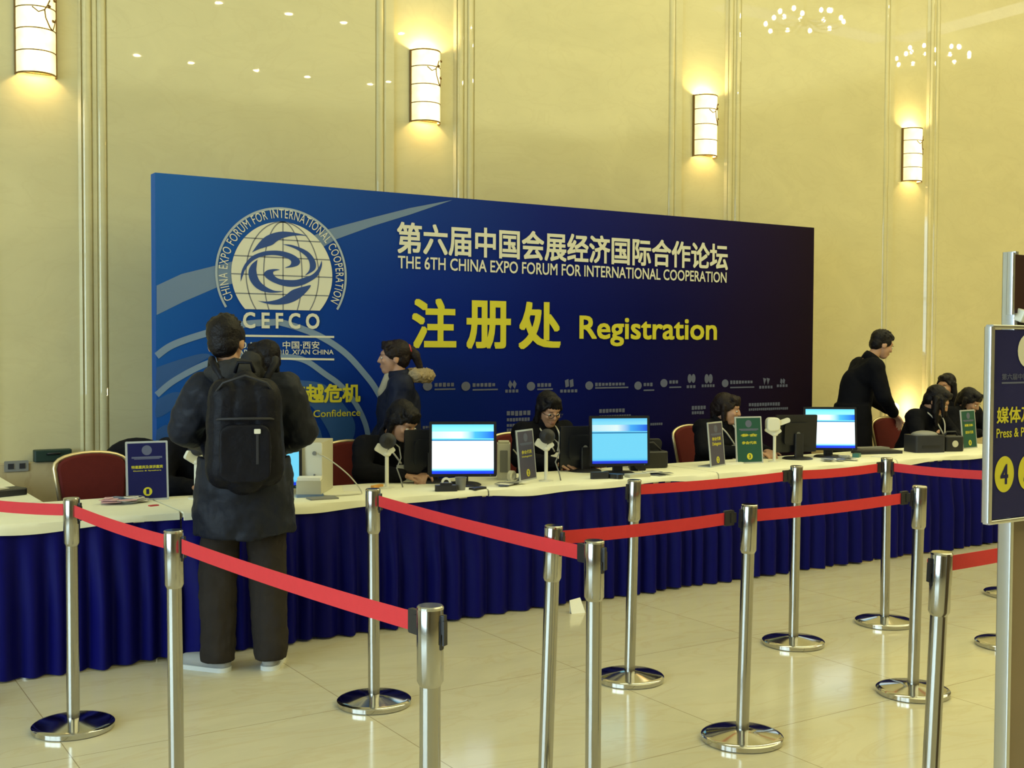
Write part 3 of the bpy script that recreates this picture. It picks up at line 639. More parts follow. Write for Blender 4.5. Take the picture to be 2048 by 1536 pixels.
# ------------------------------------------------------------ queue stanchions and belts
SH = 0.97
def make_stanchion():
    t = thing('stanchion_post', '', 'stanchion', (0,0,0), 0, 'steel queue stanchions')
    base = MB().lathe([(0.001,0.0),(0.160,0.0),(0.166,0.004),(0.166,0.022),(0.160,0.027),(0.145,0.030),(0.06,0.043),(0.034,0.048),(0.001,0.048)], seg=56, cap=False).build('base', M_chrome, t, smooth='auto')
    MB().cyl((0,0,0.044), (0,0,0.80), 0.0262, seg=28).build('pole', M_steel, t, smooth='auto')
    MB().lathe([(0.0262,0.770),(0.033,0.783),(0.033,0.962),(0.0325,0.963),(0.001,0.963)], seg=32, cap=False).build('head', M_steel, t, smooth='auto')
    MB().lathe([(0.001,0.961),(0.0335,0.961),(0.0335,0.967),(0.030,SH),(0.001,SH)], seg=32, cap=False).build('top_cap', M_chrome, t, smooth='auto')
    for a in (0, PI):
        MB().rbox((0.0310, 0, 0.905), (0.005, 0.018, 0.085), 0.004, axis=0).build('belt_slot', M_black, t, rot=(0, 0, a))
    MB().rbox((0.0375, 0, 0.925), (0.010, 0.014, 0.05), 0.003, axis=0).box((0.041, 0, 0.905), (0.005, 0.018, 0.06)).build('belt_latch', M_black, t, rot=(0, 0, 0))
    return t
ST = {'P0': (0.66, 5.62), 'P1': (1.05, 5.03), 'P2': (1.17, 3.97), 'PF': (1.36, 2.49), 'P3': (2.265, 4.67), 'P4b': (2.325, 3.40), 'P4': (2.28, 3.05),
      'P5': (3.475, 4.36), 'P6': (4.65, 4.42), 'P7': (3.33, 3.44), 'P8': (5.45, 4.47), 'P9': (4.46, 3.49), 'P10': (3.055, 2.33), 'P11': (5.62, 3.79), 'P12': (6.79, 4.56), 'P13': (4.3, 2.45)}
LEAN = {'P4b': (-1.7, 0), 'P5': (-1.0, 0), 'P10': (-2.0, 0), 'P7': (-1.2, 0), 'P9': (-1.0, 0), 'P6': (-0.4, 0), 'P3': (0.3, 0), 'P2': (0.4, 0)}
SLAB = {
 'P0': 'steel stanchion beyond the edge of the view beside the end of the skirted table',
 'P1': 'steel stanchion with its whole round base in view, before the red chair',
 'P2': 'steel stanchion in front of the man with the backpack, base out of view',
 'PF': 'large steel stanchion at the end of the sloping belt, only its upper part in view',
 'P3': 'steel stanchion on a full round base beside the backpack man, against the skirt',
 'P4b': 'leaning steel stanchion that the red belt passes in front of, base at the bottom edge',
 'P4': 'upright steel stanchion just in front of the leaning one, at the belt end',
 'P5': 'steel stanchion standing first in the row along the table, below the second screen',
 'P6': 'steel stanchion second in the row along the table, below the green upright sign',
 'P7': 'tall steel stanchion with a wide whole base in the middle of the open floor',
 'P8': 'smallest whole steel stanchion, last in the row, below the standing man in black',
 'P9': 'steel stanchion at the end of the middle belt, near the directional sign',
 'P10': 'steel stanchion cut by the lower edge just in front of the blue sign stand',
 'P11': 'steel stanchion mostly hidden by the sign stand, base peeping out',
 'P12': 'steel stanchion farther off behind the sign stand, only a sliver of base showing',
 'P13': 'steel stanchion outside the view beyond the sign stand'}
s0 = make_stanchion(); first = True
for k, (x, y) in ST.items():
    o = s0 if first else copy_tree(s0); first = False
    o.location = (x, y, 0); o['label'] = SLAB[k]
    rz = math.atan2(-y, -x) + (-1.05 if k in ('P5', 'P6', 'P7', 'P9', 'P10', 'P11') else 1.05)
    o.rotation_euler = (0, 0, rz)
    if k in LEAN:
        d = math.radians(LEAN[k][0])
        # the pole and head lean on the base; axis lies along the view across the hall
        ax = Vector((0.54, 0.84, 0)); ax.rotate(Euler((0, 0, -rz)))
        q = Matrix.Rotation(-d, 4, ax)
        for ch in o.children:
            if ch.name.split('.')[0] != 'base':
                ch.rotation_mode = 'QUATERNION'; base_rot = Euler(ch.rotation_euler).to_quaternion(); ch.rotation_quaternion = q.to_quaternion() @ base_rot
def belt(a, b, label, za=0.918, zb=0.918, sag=0.008, clip='b'):
    pa, pb = Vector((*ST[a], za)), Vector((*ST[b], zb))
    for k, p in ((a, pa), (b, pb)):
        if k in LEAN:
            s_ = math.tan(math.radians(LEAN[k][0]))*p.z; p += Vector((0.84, -0.54, 0))*(-s_)*(-1)
    d = (pb-pa); L = d.length; u = d.normalized(); pa = pa+u*0.036; pb = pb-u*0.036
    o = thing('barrier_belt', label, 'belt', (pa+pb)/2*1.0, 0, 'red retractable queue belts')
    c = (pa+pb)/2; m = MB(); n = 24; vs = []; side = Vector((-u.y, u.x, 0)).normalized()*0.0008
    e0, e1 = 0.0, 1.0 - (0.05/L if clip == 'b' else 0)
    for i in range(n+1):
        t = e0+(e1-e0)*i/n; p = pa.lerp(pb, t) - c; p.z -= sag*4*t*(1-t)
        tw = 0.004*math.sin(t*PI)
        for sgn, dz in ((1, 0.0245), (1, -0.0245), (-1, -0.0245), (-1, 0.0245)): vs.append(p + side*sgn + Vector((0, 0, dz)) + side*0)
    fs = [(i*4+j, i*4+(j+1) % 4, (i+1)*4+(j+1) % 4, (i+1)*4+j) for i in range(n) for j in range(4)] + [(0,1,2,3), (n*4+3, n*4+2, n*4+1, n*4)]
    m.add(vs, fs).build('webbing', M_belt, o)
    ang = math.atan2(u.y, u.x)
    if clip == 'b':
        q = pb - u*0.026 - c
        MB().rbox((0, 0, 0), (0.052, 0.012, 0.062), 0.006, axis=1).box((0.02, 0, 0), (0.03, 0.018, 0.04)).build('end_clip', M_black, o, loc=q, rot=(0, 0, ang))
    return o
belt('P0', 'P1', 'red belt running out of view past the end of the skirted table', clip='')
belt('P1', 'P2', 'red belt between the stanchion before the red chair and the one before the backpack man', clip='')
belt('P2', 'PF', 'long red belt sloping across the legs of the man with the backpack')
belt('P3', 'P4', 'red belt sloping from beside the backpack man down to the upright stanchion pair')
belt('P4b', 'P7', 'dark red belt joining the leaning stanchion to the one on the open floor')
belt('P7', 'P9', 'red belt from the open-floor stanchion toward the sign stand')
belt('P5', 'P6', 'red belt along the table edge below the two upright signs')
belt('P6', 'P8', 'red belt along the table edge below the third bright screen')
belt('P8', 'P11', 'red belt crossing the far blue skirt and vanishing behind the sign board')
belt('P10', 'P13', 'short red belt running behind the sign stand near the lower edge')

# ------------------------------------------------------------ directional sign stand
t = thing('sign_stand', 'tall floor sign stand with a blue board numbered four, cut by the frame edge', 'sign', (3.136, 2.055, 0))
MB().rbox((0.03, 0.0, 0.012), (0.36, 0.19, 0.024), 0.03).build('base_plate', M_signframe, t)
MB().box((0.03, 0.03, 0.95), (0.17, 0.03, 1.86)).build('post', M_signpost, t)
for sx in (-1, 1): MB().rbox((0.03+sx*0.092, 0.03, 0.955), (0.016, 0.046, 1.87), 0.005).build('post_rail', M_signframe, t, smooth='auto')
MB().box((0.06, 0.006, 1.795), (0.30, 0.012, 0.17)).build('header_panel', M_maroonprint, t)
for sx in (-1, 1): MB().rbox((0.06+sx*0.154, 0.006, 1.795), (0.012, 0.022, 0.18), 0.004).build('header_rail', M_signframe, t, smooth='auto')
MB().box((0.05, -0.004, 1.690), (0.24, 0.03, 0.036), (0.35, 0.12, 0)).build('bracket', M_white, t, bevel=0.004)
bd = MB().box((0, -0.022, 1.39), (0.45, 0.018, 0.54)).build('sign_board', M_signblue, t)
fr = MB()
for sx in (-1, 1): fr.rbox((sx*0.232, -0.024, 1.39), (0.018, 0.026, 0.556), 0.005)
for sz in (1.112, 1.668): fr.rbox((0, -0.024, sz), (0.464, 0.024, 0.012), 0.003, axis=0)
fr.build('board_frame', M_signframe, t, smooth='auto')
yb = -0.0325
text_mesh('board_text', '媒体及专业观众', (-0.205, 0.19, 1.393, 1.440), yb, M_yel, t, 0.02)
text_mesh('board_english_text', 'Press & Professional Visitors', (-0.205, 0.19, 1.352, 1.379), yb, M_yel, t, 0.01)
text_mesh('board_small_text', '第六届中国会展经济国际合作论坛', (-0.185, 0.19, 1.517, 1.535), yb, M_dim, t, 0.01)
MB().poly_xz([(-0.185, 1.506), (0.19, 1.506), (0.19, 1.511), (-0.185, 1.511)], yb).build('board_rule', M_dim, t)
MB().add([(0.0+0.052*math.cos(a)*1.0-0.06, yb, 1.60+0.05*math.sin(a)) for a in [2*PI*k/24 for k in range(24)]], [tuple(range(24))]).build('board_emblem', M_wht, t)
for i, (cx_, ch) in enumerate(((-0.165, '4'), (-0.055, '5'))):
    ci = MB().add([(cx_+0.045*math.cos(a), yb, 1.247+0.052*math.sin(a)) for a in [2*PI*k/32 for k in range(32)]], [tuple(range(32))]).build('number_disc', M_yel, t)
    text_mesh('number', ch, (cx_-0.019, cx_+0.017, 1.218, 1.276), yb-0.0008, M_signblue, ci, 0.02)
# ------------------------------------------------------------ banquet chairs
def make_chair():
    t = thing('banquet_chair', '', 'chair', (0,0,0), 0, 'maroon banquet chairs behind the tables')   # sitter faces -Y
    MB().rbox((0, -0.02, 0.445), (0.42, 0.43, 0.075), 0.07).build('seat', M_maroon, t, bevel=0.012, smooth='auto')
    # padded back with an arched top
    def outline(w0, w1, z0, z1, n=12):
        pts = [(-w0, z0), (w0, z0)]
        for k in range(n+1):
            a = PI*k/n; pts.append((w1*math.cos(a), z1 + 0.085*math.sin(a)**0.8))
        return pts
    def yb(z): return 0.20 + (z-0.45)*0.16
    o = outline(0.165, 0.205, 0.50, 0.86); m = MB(); n = len(o)
    m.add([(x, yb(z)-0.025, z) for x, z in o] + [(x, yb(z)+0.02, z) for x, z in o], [tuple(range(n)), tuple(range(n, 2*n))[::-1]] + [(i, (i+1) % n, (i+1) % n+n, i+n) for i in range(n)])
    m.build('backrest', M_maroon, t, bevel=0.012, smooth='auto')
    f = outline(0.175, 0.222, 0.46, 0.865)
    pts = f[1:] + [f[0]]
    fp = [Vector((x, yb(z), z)) for x, z in pts]
    MB().tube(fp, 0.0125, 8).build('back_frame', M_gold, t, smooth=True)
    for sx in (-1, 1):
        MB().tube([(sx*0.175, yb(0.46), 0.47), (sx*0.19, 0.21, 0.40), (sx*0.20, 0.27, 0.0)], 0.0125, 8).build('leg', M_gold, t, smooth=True)
        MB().tube([(sx*0.185, -0.20, 0.41), (sx*0.195, -0.22, 0.0)], 0.0125, 8).build('leg', M_gold, t, smooth=True)
    fr = MB()
    for sx in (-1, 1): fr.tube([(sx*0.185, -0.20, 0.40), (sx*0.19, 0.21, 0.40)], 0.011, 8)
    for y in (-0.2, 0.21): fr.tube([(-0.187, y, 0.40), (0.187, y, 0.40)], 0.011, 8)
    fr.build('seat_frame', M_gold, t, smooth=True)
    return t
ch0 = make_chair(); first = True
for x, y, a, lb in ((1.67, 7.04, 0.1, 'empty maroon banquet chair with a pale gold frame behind the first table'),
                    (2.23, 7.06, 0.0, 'maroon banquet chair under the hidden sitter beyond the backpack man'),
                    (3.38, 7.05, 0.15, 'maroon banquet chair under the woman writing with bowed head'),
                    (4.72, 7.10, 0.0, 'maroon banquet chair under the woman with glasses'),
                    (5.36, 7.12, -0.1, 'gold-rimmed banquet chair peeping out just before the pale cyan screen'),
                    (6.54, 7.10, 0.22, 'maroon banquet chair under the sitter behind the two upright signs'),
                    (8.90, 7.03, 0.08, 'maroon banquet chair whose back the standing man holds'),
                    (10.36, 7.80, 0.1, 'maroon banquet chair of the sitter seen behind the long-haired woman'),
                    (9.82, 7.34, 0.1, 'maroon banquet chair of the last sitter by the far wall')):
    o = ch0 if first else copy_tree(ch0); first = False; o.location = (x, y, 0); o.rotation_euler = (0, 0, a); o['label'] = lb

# ------------------------------------------------------------ screens and equipment on the tables
def screen_nodes(white):
    def f(nt, b):
        L = nt.links; tc = nt.nodes.new('ShaderNodeTexCoord'); sp = nt.nodes.new('ShaderNodeSeparateXYZ'); L.new(tc.outputs['Object'], sp.inputs['Vector'])
        # page header: pale band that runs to strong blue, dark rule, then the plain page, blue bar below
        rx = nt.nodes.new('ShaderNodeMapRange'); rx.inputs[1].default_value = -0.185; rx.inputs[2].default_value = 0.185; L.new(sp.outputs['X'], rx.inputs[0])
        hx = nt.nodes.new('ShaderNodeValToRGB'); L.new(rx.outputs[0], hx.inputs['Fac']); e = hx.color_ramp.elements
        e[0].position = 0.0; e[0].color = (0.55, 0.9, 1, 1); e[1].position = 1.0; e[1].color = (0.0, 0.12, 0.85, 1); x = e.new(0.45); x.color = (0.8, 1, 1, 1); x = e.new(0.7); x.color = (0.05, 0.45, 1.0, 1)
        rz = nt.nodes.new('ShaderNodeMapRange'); rz.inputs[1].default_value = -0.148; rz.inputs[2].default_value = 0.148; L.new(sp.outputs['Z'], rz.inputs[0])
        body = (0.85, 0.95, 1.0, 1) if white else (0.17, 0.72, 1.0, 1)
        zc = nt.nodes.new('ShaderNodeValToRGB'); zc.color_ramp.interpolation = 'LINEAR'; L.new(rz.outputs[0], zc.inputs['Fac']); e = zc.color_ramp.elements
        e[0].position = 0.0; e[0].color = (0.0, 0.03, 0.75, 1); e[1].position = 1.0; e[1].color = (0.12, 0.62, 1.0, 1)
        for p, c in ((0.045, (0.0, 0.04, 0.8, 1)), (0.065, (0.1, 0.6, 1, 1)), (0.12, body), (0.665, body), (0.675, (0.0, 0.16, 0.4, 1)), (0.69, (0.0, 0.16, 0.4, 1)), (0.70, (0.15, 0.7, 1, 1)), (0.9, (0.25, 0.8, 1, 1))):
            x = e.new(p); x.color = c
        g = nt.nodes.new('ShaderNodeValToRGB'); g.color_ramp.interpolation = 'CONSTANT'; L.new(rz.outputs[0], g.inputs['Fac']); e = g.color_ramp.elements
        e[0].position = 0; e[0].color = (0,0,0,1); e[1].position = 0.86; e[1].color = (0,0,0,1); x = e.new(0.715); x.color = (1,1,1,1)
        mx = nt.nodes.new('ShaderNodeMix'); mx.data_type = 'RGBA'; L.new(g.outputs['Color'], mx.inputs['Factor']); L.new(zc.outputs['Color'], mx.inputs['A']); L.new(hx.outputs['Color'], mx.inputs['B'])
        L.new(mx.outputs['Result'], b.inputs['Emission Color']); b.inputs['Emission Strength'].default_value = 1.35 if white else 0.95
    return f
M_scr_white = emit('lit_screen_page', screen_nodes(True)); M_scr_blue = emit('lit_screen_blue_page', screen_nodes(False))
M_bezel = mat('black_bezel', (0.01, 0.011, 0.016), 0.3, noise=0.1)
def monitor(label, x, y, yaw, scr=None, tilt=0.08, zc=0.225, z=TZ, extra=None, sw=0.376, sh=0.30, group='flat screens facing the queue'):
    # screen faces -Y; tilt leans the top back
    t = thing('monitor', label, 'monitor', (x, y, z), yaw, group)
    hd = MB().rbox((0, 0.012, 0), (sw+0.034, 0.024, sh+0.036), 0.008, axis=1).rbox((0, 0.036, 0), (sw-0.08, 0.03, sh-0.08), 0.03, axis=1).build('housing', M_bezel, t, loc=(0, 0, zc), rot=(-tilt, 0, 0), smooth='auto')
    if scr:
        MB().box((0, -0.001, 0), (sw, 0.003, sh)).build('screen', scr, hd)
        MB().lathe([(0.001, 0), (0.004, 0), (0.004, 0.003), (0.001, 0.003)], (sw/2-0.02, 0, -sh/2-0.009), 10, (0, -1, 0)).build('power_light', M_teal, hd)
    if extra: MB().lathe([(0.001, 0), (0.016, 0), (0.016, 0.002), (0.001, 0.002)], (0, 0.051, 0.0), 16, (0, 1, 0)).build('maker_badge', M_grey, hd)
    MB().rbox((0, 0.06, zc/2), (0.07, 0.025, zc), 0.008).build('stand', M_black, t, smooth='auto')
    MB().lathe([(0.001, 0), (0.115, 0), (0.115, 0.006), (0.10, 0.014), (0.001, 0.02)], (0, 0.04, 0), 28).build('foot', M_black, t, smooth='auto')
    return t
monitor('lit blue monitor half hidden behind the arm of the man with the backpack', 2.36, 6.27, -0.30, M_scr_blue, 0.05, 0.205)
monitor('monitor with a bright white page beside the woman writing with bowed head', 3.55, 6.09, -0.50, M_scr_white, 0.10, 0.225)
monitor('monitor with a pale cyan page between the glasses woman and the two signs', 4.765, 6.10, -0.42, M_scr_blue, 0.06, 0.225)
monitor('monitor with a bright white page beside the standing man in black', 6.92, 6.22, -0.60, M_scr_white, 0.12, 0.225)
def back_monitor(label, x, y, yaw, zc=0.2):
    return monitor(label, x, y, yaw, None, 0.05, zc, extra=True, sw=0.31, sh=0.25, group='dark screens turned away from the queue')
back_monitor('dark monitor turned away, just beside the first bright white page', 3.50, 6.41, PI-0.25, 0.185)
back_monitor('dark monitor turned away, beside the pale cyan page', 4.70, 6.43, PI-0.25, 0.165)
back_monitor('dark monitor turned away, beside the last bright page', 6.62, 6.30, PI-0.3, 0.195)
# computer tower and printers
t = thing('computer_tower', 'beige computer tower with a dark side opening behind the half-hidden blue monitor', 'computer', (2.70, 6.33, TZ), -0.62)
MB().rbox((0, 0, 0.15), (0.13, 0.30, 0.295), 0.012).build('case', M_beige, t, smooth='auto')
MB().rbox((0, -0.154, 0.15), (0.125, 0.012, 0.29), 0.01, axis=1).build('front_panel', M_white, t, smooth='auto')
MB().rbox((-0.0655, -0.03, 0.165), (0.004, 0.12, 0.055), 0.006, axis=0).build('side_opening', M_black, t)
for dz, r in ((0.235, 0.012), (0.11, 0.006)): MB().lathe([(0.001, 0), (r, 0), (r, 0.005), (0.001, 0.006)], (0.02, -0.160, dz), 14, (0, -1, 0)).build('button', M_grey, t)
MB().rbox((0.015, -0.161, 0.05), (0.05, 0.006, 0.028), 0.006, axis=1).build('port_cluster', M_dgrey, t)
t = thing('card_box', 'open white box of blank badge cards in front of the beige tower', 'box', (2.565, 6.12, TZ), -0.5)
MB().rbox((0, 0, 0.045), (0.14, 0.10, 0.09), 0.005).build('box_body', M_beige, t); MB().box((0, 0, 0.10), (0.13, 0.09, 0.02)).build('card_stack', M_paper, t, bevel=0.002)
t = thing('label_printer', 'tall narrow cream printer with a white cable next to the angled violet sign', 'printer', (3.97, 6.29, TZ), -0.55)
MB().rbox((0, 0, 0.115), (0.085, 0.16, 0.23), 0.012).build('case', M_white, t, smooth='auto'); MB().rbox((0, -0.082, 0.12), (0.05, 0.006, 0.14), 0.006, axis=1).build('feed_slot', M_grey, t)
MB().rbox((0, 0, 0.235), (0.07, 0.13, 0.016), 0.01).build('lid', M_beige, t)
def cable(label, pts, r=0.004, m=M_cable, grp='loose cables on the tables'):
    o = MB().tube(smooth3(pts), r, 6).build('cable', m, smooth=True); return tag(o, label, 'cable', grp)
def smooth3(pts, n=6):
    out = []; P = [Vector(p) for p in pts]
    for i in range(len(P)-1):
        p0, p1, p2, p3 = P[max(i-1,0)], P[i], P[i+1], P[min(i+2, len(P)-1)]
        for k in range(n):
            t = k/n; out.append(0.5*((2*p1)+(p2-p0)*t+(2*p0-5*p1+4*p2-p3)*t*t+(3*p1-p0-3*p2+p3)*t**3))
    return out + [P[-1]]
cable('white cable slanting from the front of the beige tower to the tabletop', [(2.635, 6.17, 0.99), (2.70, 6.14, 0.95), (2.80, 6.10, 0.86), (2.86, 6.06, 0.765), (2.80, 6.02, 0.761), (2.66, 6.03, 0.761), (2.60, 6.10, 0.762)])
cable('white cable drooping from the cream printer beside the violet sign', [(3.985, 6.20, 0.95), (3.99, 6.15, 0.91), (3.985, 6.12, 0.84), (3.97, 6.11, 0.78), (3.92, 6.09, 0.762), (3.86, 6.10, 0.762)])
# camera posts: cream post, clamp and dark round camera
def cam_post(label, x, y, yaw, kind=0):
    t = thing('camera_post', label, 'webcam', (x, y, TZ), yaw, 'small cameras on cream posts')
    MB().lathe([(0.001, 0), (0.045, 0), (0.045, 0.006), (0.012, 0.010), (0.0115, 0.018)], seg=20, cap=False).build('foot', M_white, t, smooth='auto')
    MB().cyl((0, 0, 0.006), (0, 0, 0.205), 0.0115, seg=14).build('post', M_white, t, smooth='auto')
    MB().ell((0, 0, 0.205), (0.026, 0.024, 0.016), None, 14, 8).rbox((-0.035, 0, 0.235), (0.07, 0.022, 0.05), 0.01, (0, 0.55, 0), axis=1).rbox((0.025, 0, 0.225), (0.05, 0.02, 0.03), 0.01, (0, -0.6, 0), axis=1).build('clamp', M_white, t, smooth='auto')
    if kind == 0:
        c = MB().ell((0.005, -0.005, 0.285), (0.052, 0.048, 0.048), None, 18, 12).build('camera_head', M_dgrey, t, smooth=True)
        MB().lathe([(0.001, 0), (0.024, 0), (0.026, 0.012), (0.018, 0.014), (0.001, 0.012)], (0.0, -0.045, 0.285), 16, (0, -1, 0)).build('lens', M_black, c)
        MB().tube([(0.045, 0, 0.27), (0.075, 0, 0.245), (0.085, 0, 0.18), (0.06, 0, 0.12), (0.085, 0.0, 0.05), (0.10, 0.02, 0.0)], 0.0045, 6).build('lead', M_grey, t, smooth=True)
    else:
        c = MB().rbox((-0.015, 0, 0.28), (0.10, 0.07, 0.10), 0.03, axis=1).build('camera_head', M_white, t, smooth='auto', bevel=0.008)
        MB().rbox((0.07, 0, 0.30), (0.09, 0.03, 0.035), 0.014, (0, -0.35, 0), axis=1).build('arm', M_white, t, smooth='auto')
    return t
cam_post('round dark camera on a cream post by the white-shirt sleeve beyond the blue sign', 1.985, 6.34, 0.3)
cam_post('round dark camera on a cream post in front of the woman writing with bowed head', 3.10, 6.22, -0.3)
cam_post('round dark camera on a cream post in front of the woman with glasses', 4.13, 6.04, -0.4)
cam_post('bulky cream camera on a post just beyond the upright green sign', 6.30, 6.20, -0.5, 1)

# desk signs in clear acrylic holders
def desk_sign(label, x, y, yaw, printm, lines, num, tilt=0.10, w=0.225, h=0.325):
    t = thing('desk_sign', label, 'sign', (x, y, TZ), yaw, 'desk signs in acrylic holders')
    R = Euler((-tilt, 0, 0)).to_matrix()
    def pl(m): m.v = [tuple(R @ Vector(p)) for p in m.v]; return m
    pl(MB().rbox((0, 0, h/2), (w, 0.008, h), 0.006, axis=1)).build('holder', M_acryl, t)
    pl(MB().box((0, -0.0046, h/2), (w-0.022, 0.0012, h-0.022))).build('print', printm, t)
    MB().rbox((0, 0.05, 0.003), (w, 0.11, 0.006), 0.006).build('holder_foot', M_acryl, t)
    y_ = -0.0056
    e_ = pl(MB().add([(0.027*math.cos(a), y_, h*0.845+0.027*math.sin(a)) for a in [2*PI*k/24 for k in range(24)]], [tuple(range(24))])).build('sign_emblem', M_dim, t)
    pl(MB().box((0, y_, h*0.725), (w*0.72, 0.0004, 0.010)).box((0, y_, h*0.70), (w*0.6, 0.0004, 0.004))).build('heading_print', M_dim, t)
    for s, z, hh, ww in lines:
        o = text_mesh('sign_text', s, (-ww*w/2, ww*w/2, z*h-hh/2, z*h+hh/2), y_, M_yel, t, 0.02)
        for v in o.data.vertices: v.co = R @ v.co
    d = pl(MB().add([(0.024*math.cos(a), y_, h*0.15+0.024*math.sin(a)) for a in [2*PI*k/24 for k in range(24)]], [tuple(range(24))])).build('number_disc', M_yel, t)
    o = text_mesh('number', num, (-0.008, 0.008, h*0.15-0.014, h*0.15+0.014), y_-0.0008, printm, d, 0.02)
    for v in o.data.vertices: v.co = R @ v.co
    return t
desk_sign('dark blue desk sign beside the empty red chair', 1.735, 6.40, -0.10, M_signblue, [('特邀嘉宾及演讲嘉宾', 0.565, 0.018, 0.74), ('Guests & Speakers', 0.50, 0.008, 0.66)], '1')
desk_sign('grey violet desk sign turned sideways in front of the woman with glasses', 4.055, 6.13, 0.50, M_signviolet, [('参会代表', 0.56, 0.024, 0.6), ('Delegates', 0.47, 0.014, 0.6)], '2')
desk_sign('grey violet desk sign turned sideways next to the upright green sign', 5.70, 6.16, 0.36, M_signviolet, [('参会代表', 0.62, 0.026, 0.6), ('Delegates', 0.5, 0.03, 0.6)], '2', h=0.32)
desk_sign('green desk sign facing the queue between the second and third screens', 6.05, 6.20, -0.22, M_signgreen, [('参会', 0.60, 0.022, 0.62), ('参会代表', 0.44, 0.022, 0.55)], '3', h=0.345)
desk_sign('small-looking green desk sign at the far end beside the sign stand', 8.58, 6.17, 0.10, M_signgreen, [('媒体', 0.60, 0.022, 0.6), ('媒体代表', 0.42, 0.026, 0.55)], '4', h=0.33)

# small things on the tabletops
def ribbon_coil(label, x, y, seed, m, r=0.05):
    rr = random.Random(seed); pts = []
    for k in range(26):
        a = k*0.95; q = r*(0.55+0.45*rr.random()); pts.append((x+q*1.3*math.cos(a), y+q*math.sin(a), TZ+0.006+0.0012*k))
    o = MB(); P_ = smooth3(pts, 4); vs = []
    for i, p in enumerate(P_):
        t = (P_[min(i+1, len(P_)-1)]-P_[max(i-1, 0)]).normalized(); s_ = Vector((-t.y, t.x, 0.5)).normalized()*0.006
        vs += [p+s_+Vector((0,0,.0004)), p-s_+Vector((0,0,.0004)), p-s_-Vector((0,0,.0004)), p+s_-Vector((0,0,.0004))]
    o.add(vs, [(i*4+j, i*4+(j+1) % 4, i*4+4+(j+1) % 4, i*4+4+j) for i in range(len(P_)-1) for j in range(4)])
    return tag(o.build('lanyard_ribbon', m), label, 'ribbon', 'lanyard ribbons on the tables')
ribbon_coil('coiled white lanyard ribbon on the card heap beside the dark blue desk sign', 1.655, 6.34, 4, M_lany)
ribbon_coil('coiled pink lanyard ribbon next to the card heap before the red chair', 1.53, 6.36, 5, M_pink, 0.04)
ribbon_coil('coiled grey lanyard ribbon under the last bright page', 6.86, 6.02, 6, M_grey, 0.045)
def flat(name, label, cat, x, y, yaw, d, m, grp=None, r=0.004):
    o = MB().rbox((0, 0, d[2]/2), d, r).build(name, m, loc=(x, y, TZ), rot=(0, 0, yaw)); return tag(o, label, cat, grp)
def card_pile(label, x, y, seed, n=9, spread=0.10, cols=(M_paper, M_lany, M_dim)):
    # badge cards tossed on one another: each card is its own thing
    rr = random.Random(seed)
    for k in range(n):
        o = MB().box((0, 0, 0), (0.092, 0.062, 0.0016)).build('badge_card', rr.choice(cols), loc=(x+rr.uniform(-1, 1)*spread, y+rr.uniform(-1, 1)*spread*0.5, TZ+0.0026+k*0.0019), rot=(rr.uniform(-.012, .012), rr.uniform(-.012, .012), rr.uniform(0, 3)))
        tag(o, label, 'card', label)
card_pile('loose white badge card in the heap beside the dark blue desk sign', 1.60, 6.33, 1, 16, 0.10, (M_paper, M_paper, M_pink, M_lany, M_pale))
card_pile('badge card in the low pile right under the first bright white page', 3.80, 5.99, 2, 8, 0.09, (M_paper, M_grey, M_dim))
card_pile('badge card in the low grey pile below the pale cyan screen', 4.93, 5.97, 3, 9, 0.11, (M_grey, M_dim, M_paper))
card_pile('badge card in the clutter under the last bright page', 6.78, 6.00, 4, 9, 0.14, (M_grey, M_paper, M_beige, M_dim))
flat('ribbon_coil', 'red and white ribbon lying on the table edge by the dark blue sign', 'ribbon', 1.70, 6.10+0.06, 0.2, (0.05, 0.03, 0.006), M_red)
flat('paper_pad', 'thin grey booklet lying in front of the beige tower', 'booklet', 2.58, 5.975, -0.1, (0.16, 0.10, 0.008), M_grey)
flat('paper_pad', 'pale blue booklet under the card box beside the backpack man', 'booklet', 2.55, 6.08, -0.3, (0.15, 0.055, 0.016), M_pale)
flat('mobile_phone', 'dark phone on the cloth edge right beside the coat of the backpack man', 'phone', 2.31, 5.94, -0.2, (0.055, 0.11, 0.012), M_black, r=0.01)
flat('paper_sheet', 'white sheet of paper by the elbow of the woman writing', 'paper', 2.97, 6.31, -0.4, (0.21, 0.297, 0.0015), M_paper)
flat('pencil_case', 'orange pencil case on the white sheet behind the first stanchion head', 'case', 3.06, 6.27, 0.5, (0.10, 0.03, 0.018), mat('orange_cloth', (0.75, 0.38, 0.08), 0.6, noise=0.05), r=0.008)
t = thing('paper_cup', 'grey paper cup at the table edge under the first bright white page', 'cup', (3.44, 5.925, TZ))
MB().lathe([(0.001, 0), (0.026, 0), (0.034, 0.072), (0.036, 0.075), (0.032, 0.074), (0.025, 0.006), (0.001, 0.006)], seg=24, cap=False).build('cup_body', M_grey, t, smooth='auto')
t = thing('tape_dispenser', 'black tape dispenser at the table edge below the first bright white page', 'tape dispenser', (3.34, 5.925, TZ), -0.4)
MB().rbox((0, 0, 0.018), (0.13, 0.055, 0.036), 0.012).rbox((0.0, 0, 0.04), (0.07, 0.04, 0.02), 0.01).build('dispenser_body', M_dgrey, t, smooth='auto')
MB().lathe([(0.016, -0.01), (0.028, -0.01), (0.028, 0.01), (0.016, 0.01), (0.016, -0.01)], (0.0, 0, 0.052), 20, (0, 1, 0), cap=False).build('tape_roll', M_paper, t)
flat('mobile_phone', 'black phone lying flat next to the grey paper cup', 'phone', 3.545, 5.905, 0.3, (0.11, 0.055, 0.012), M_black, r=0.01)
t = thing('tape_roll', 'cream roll of tape standing near the cream printer', 'tape', (3.93, 6.13, TZ), 0.4)
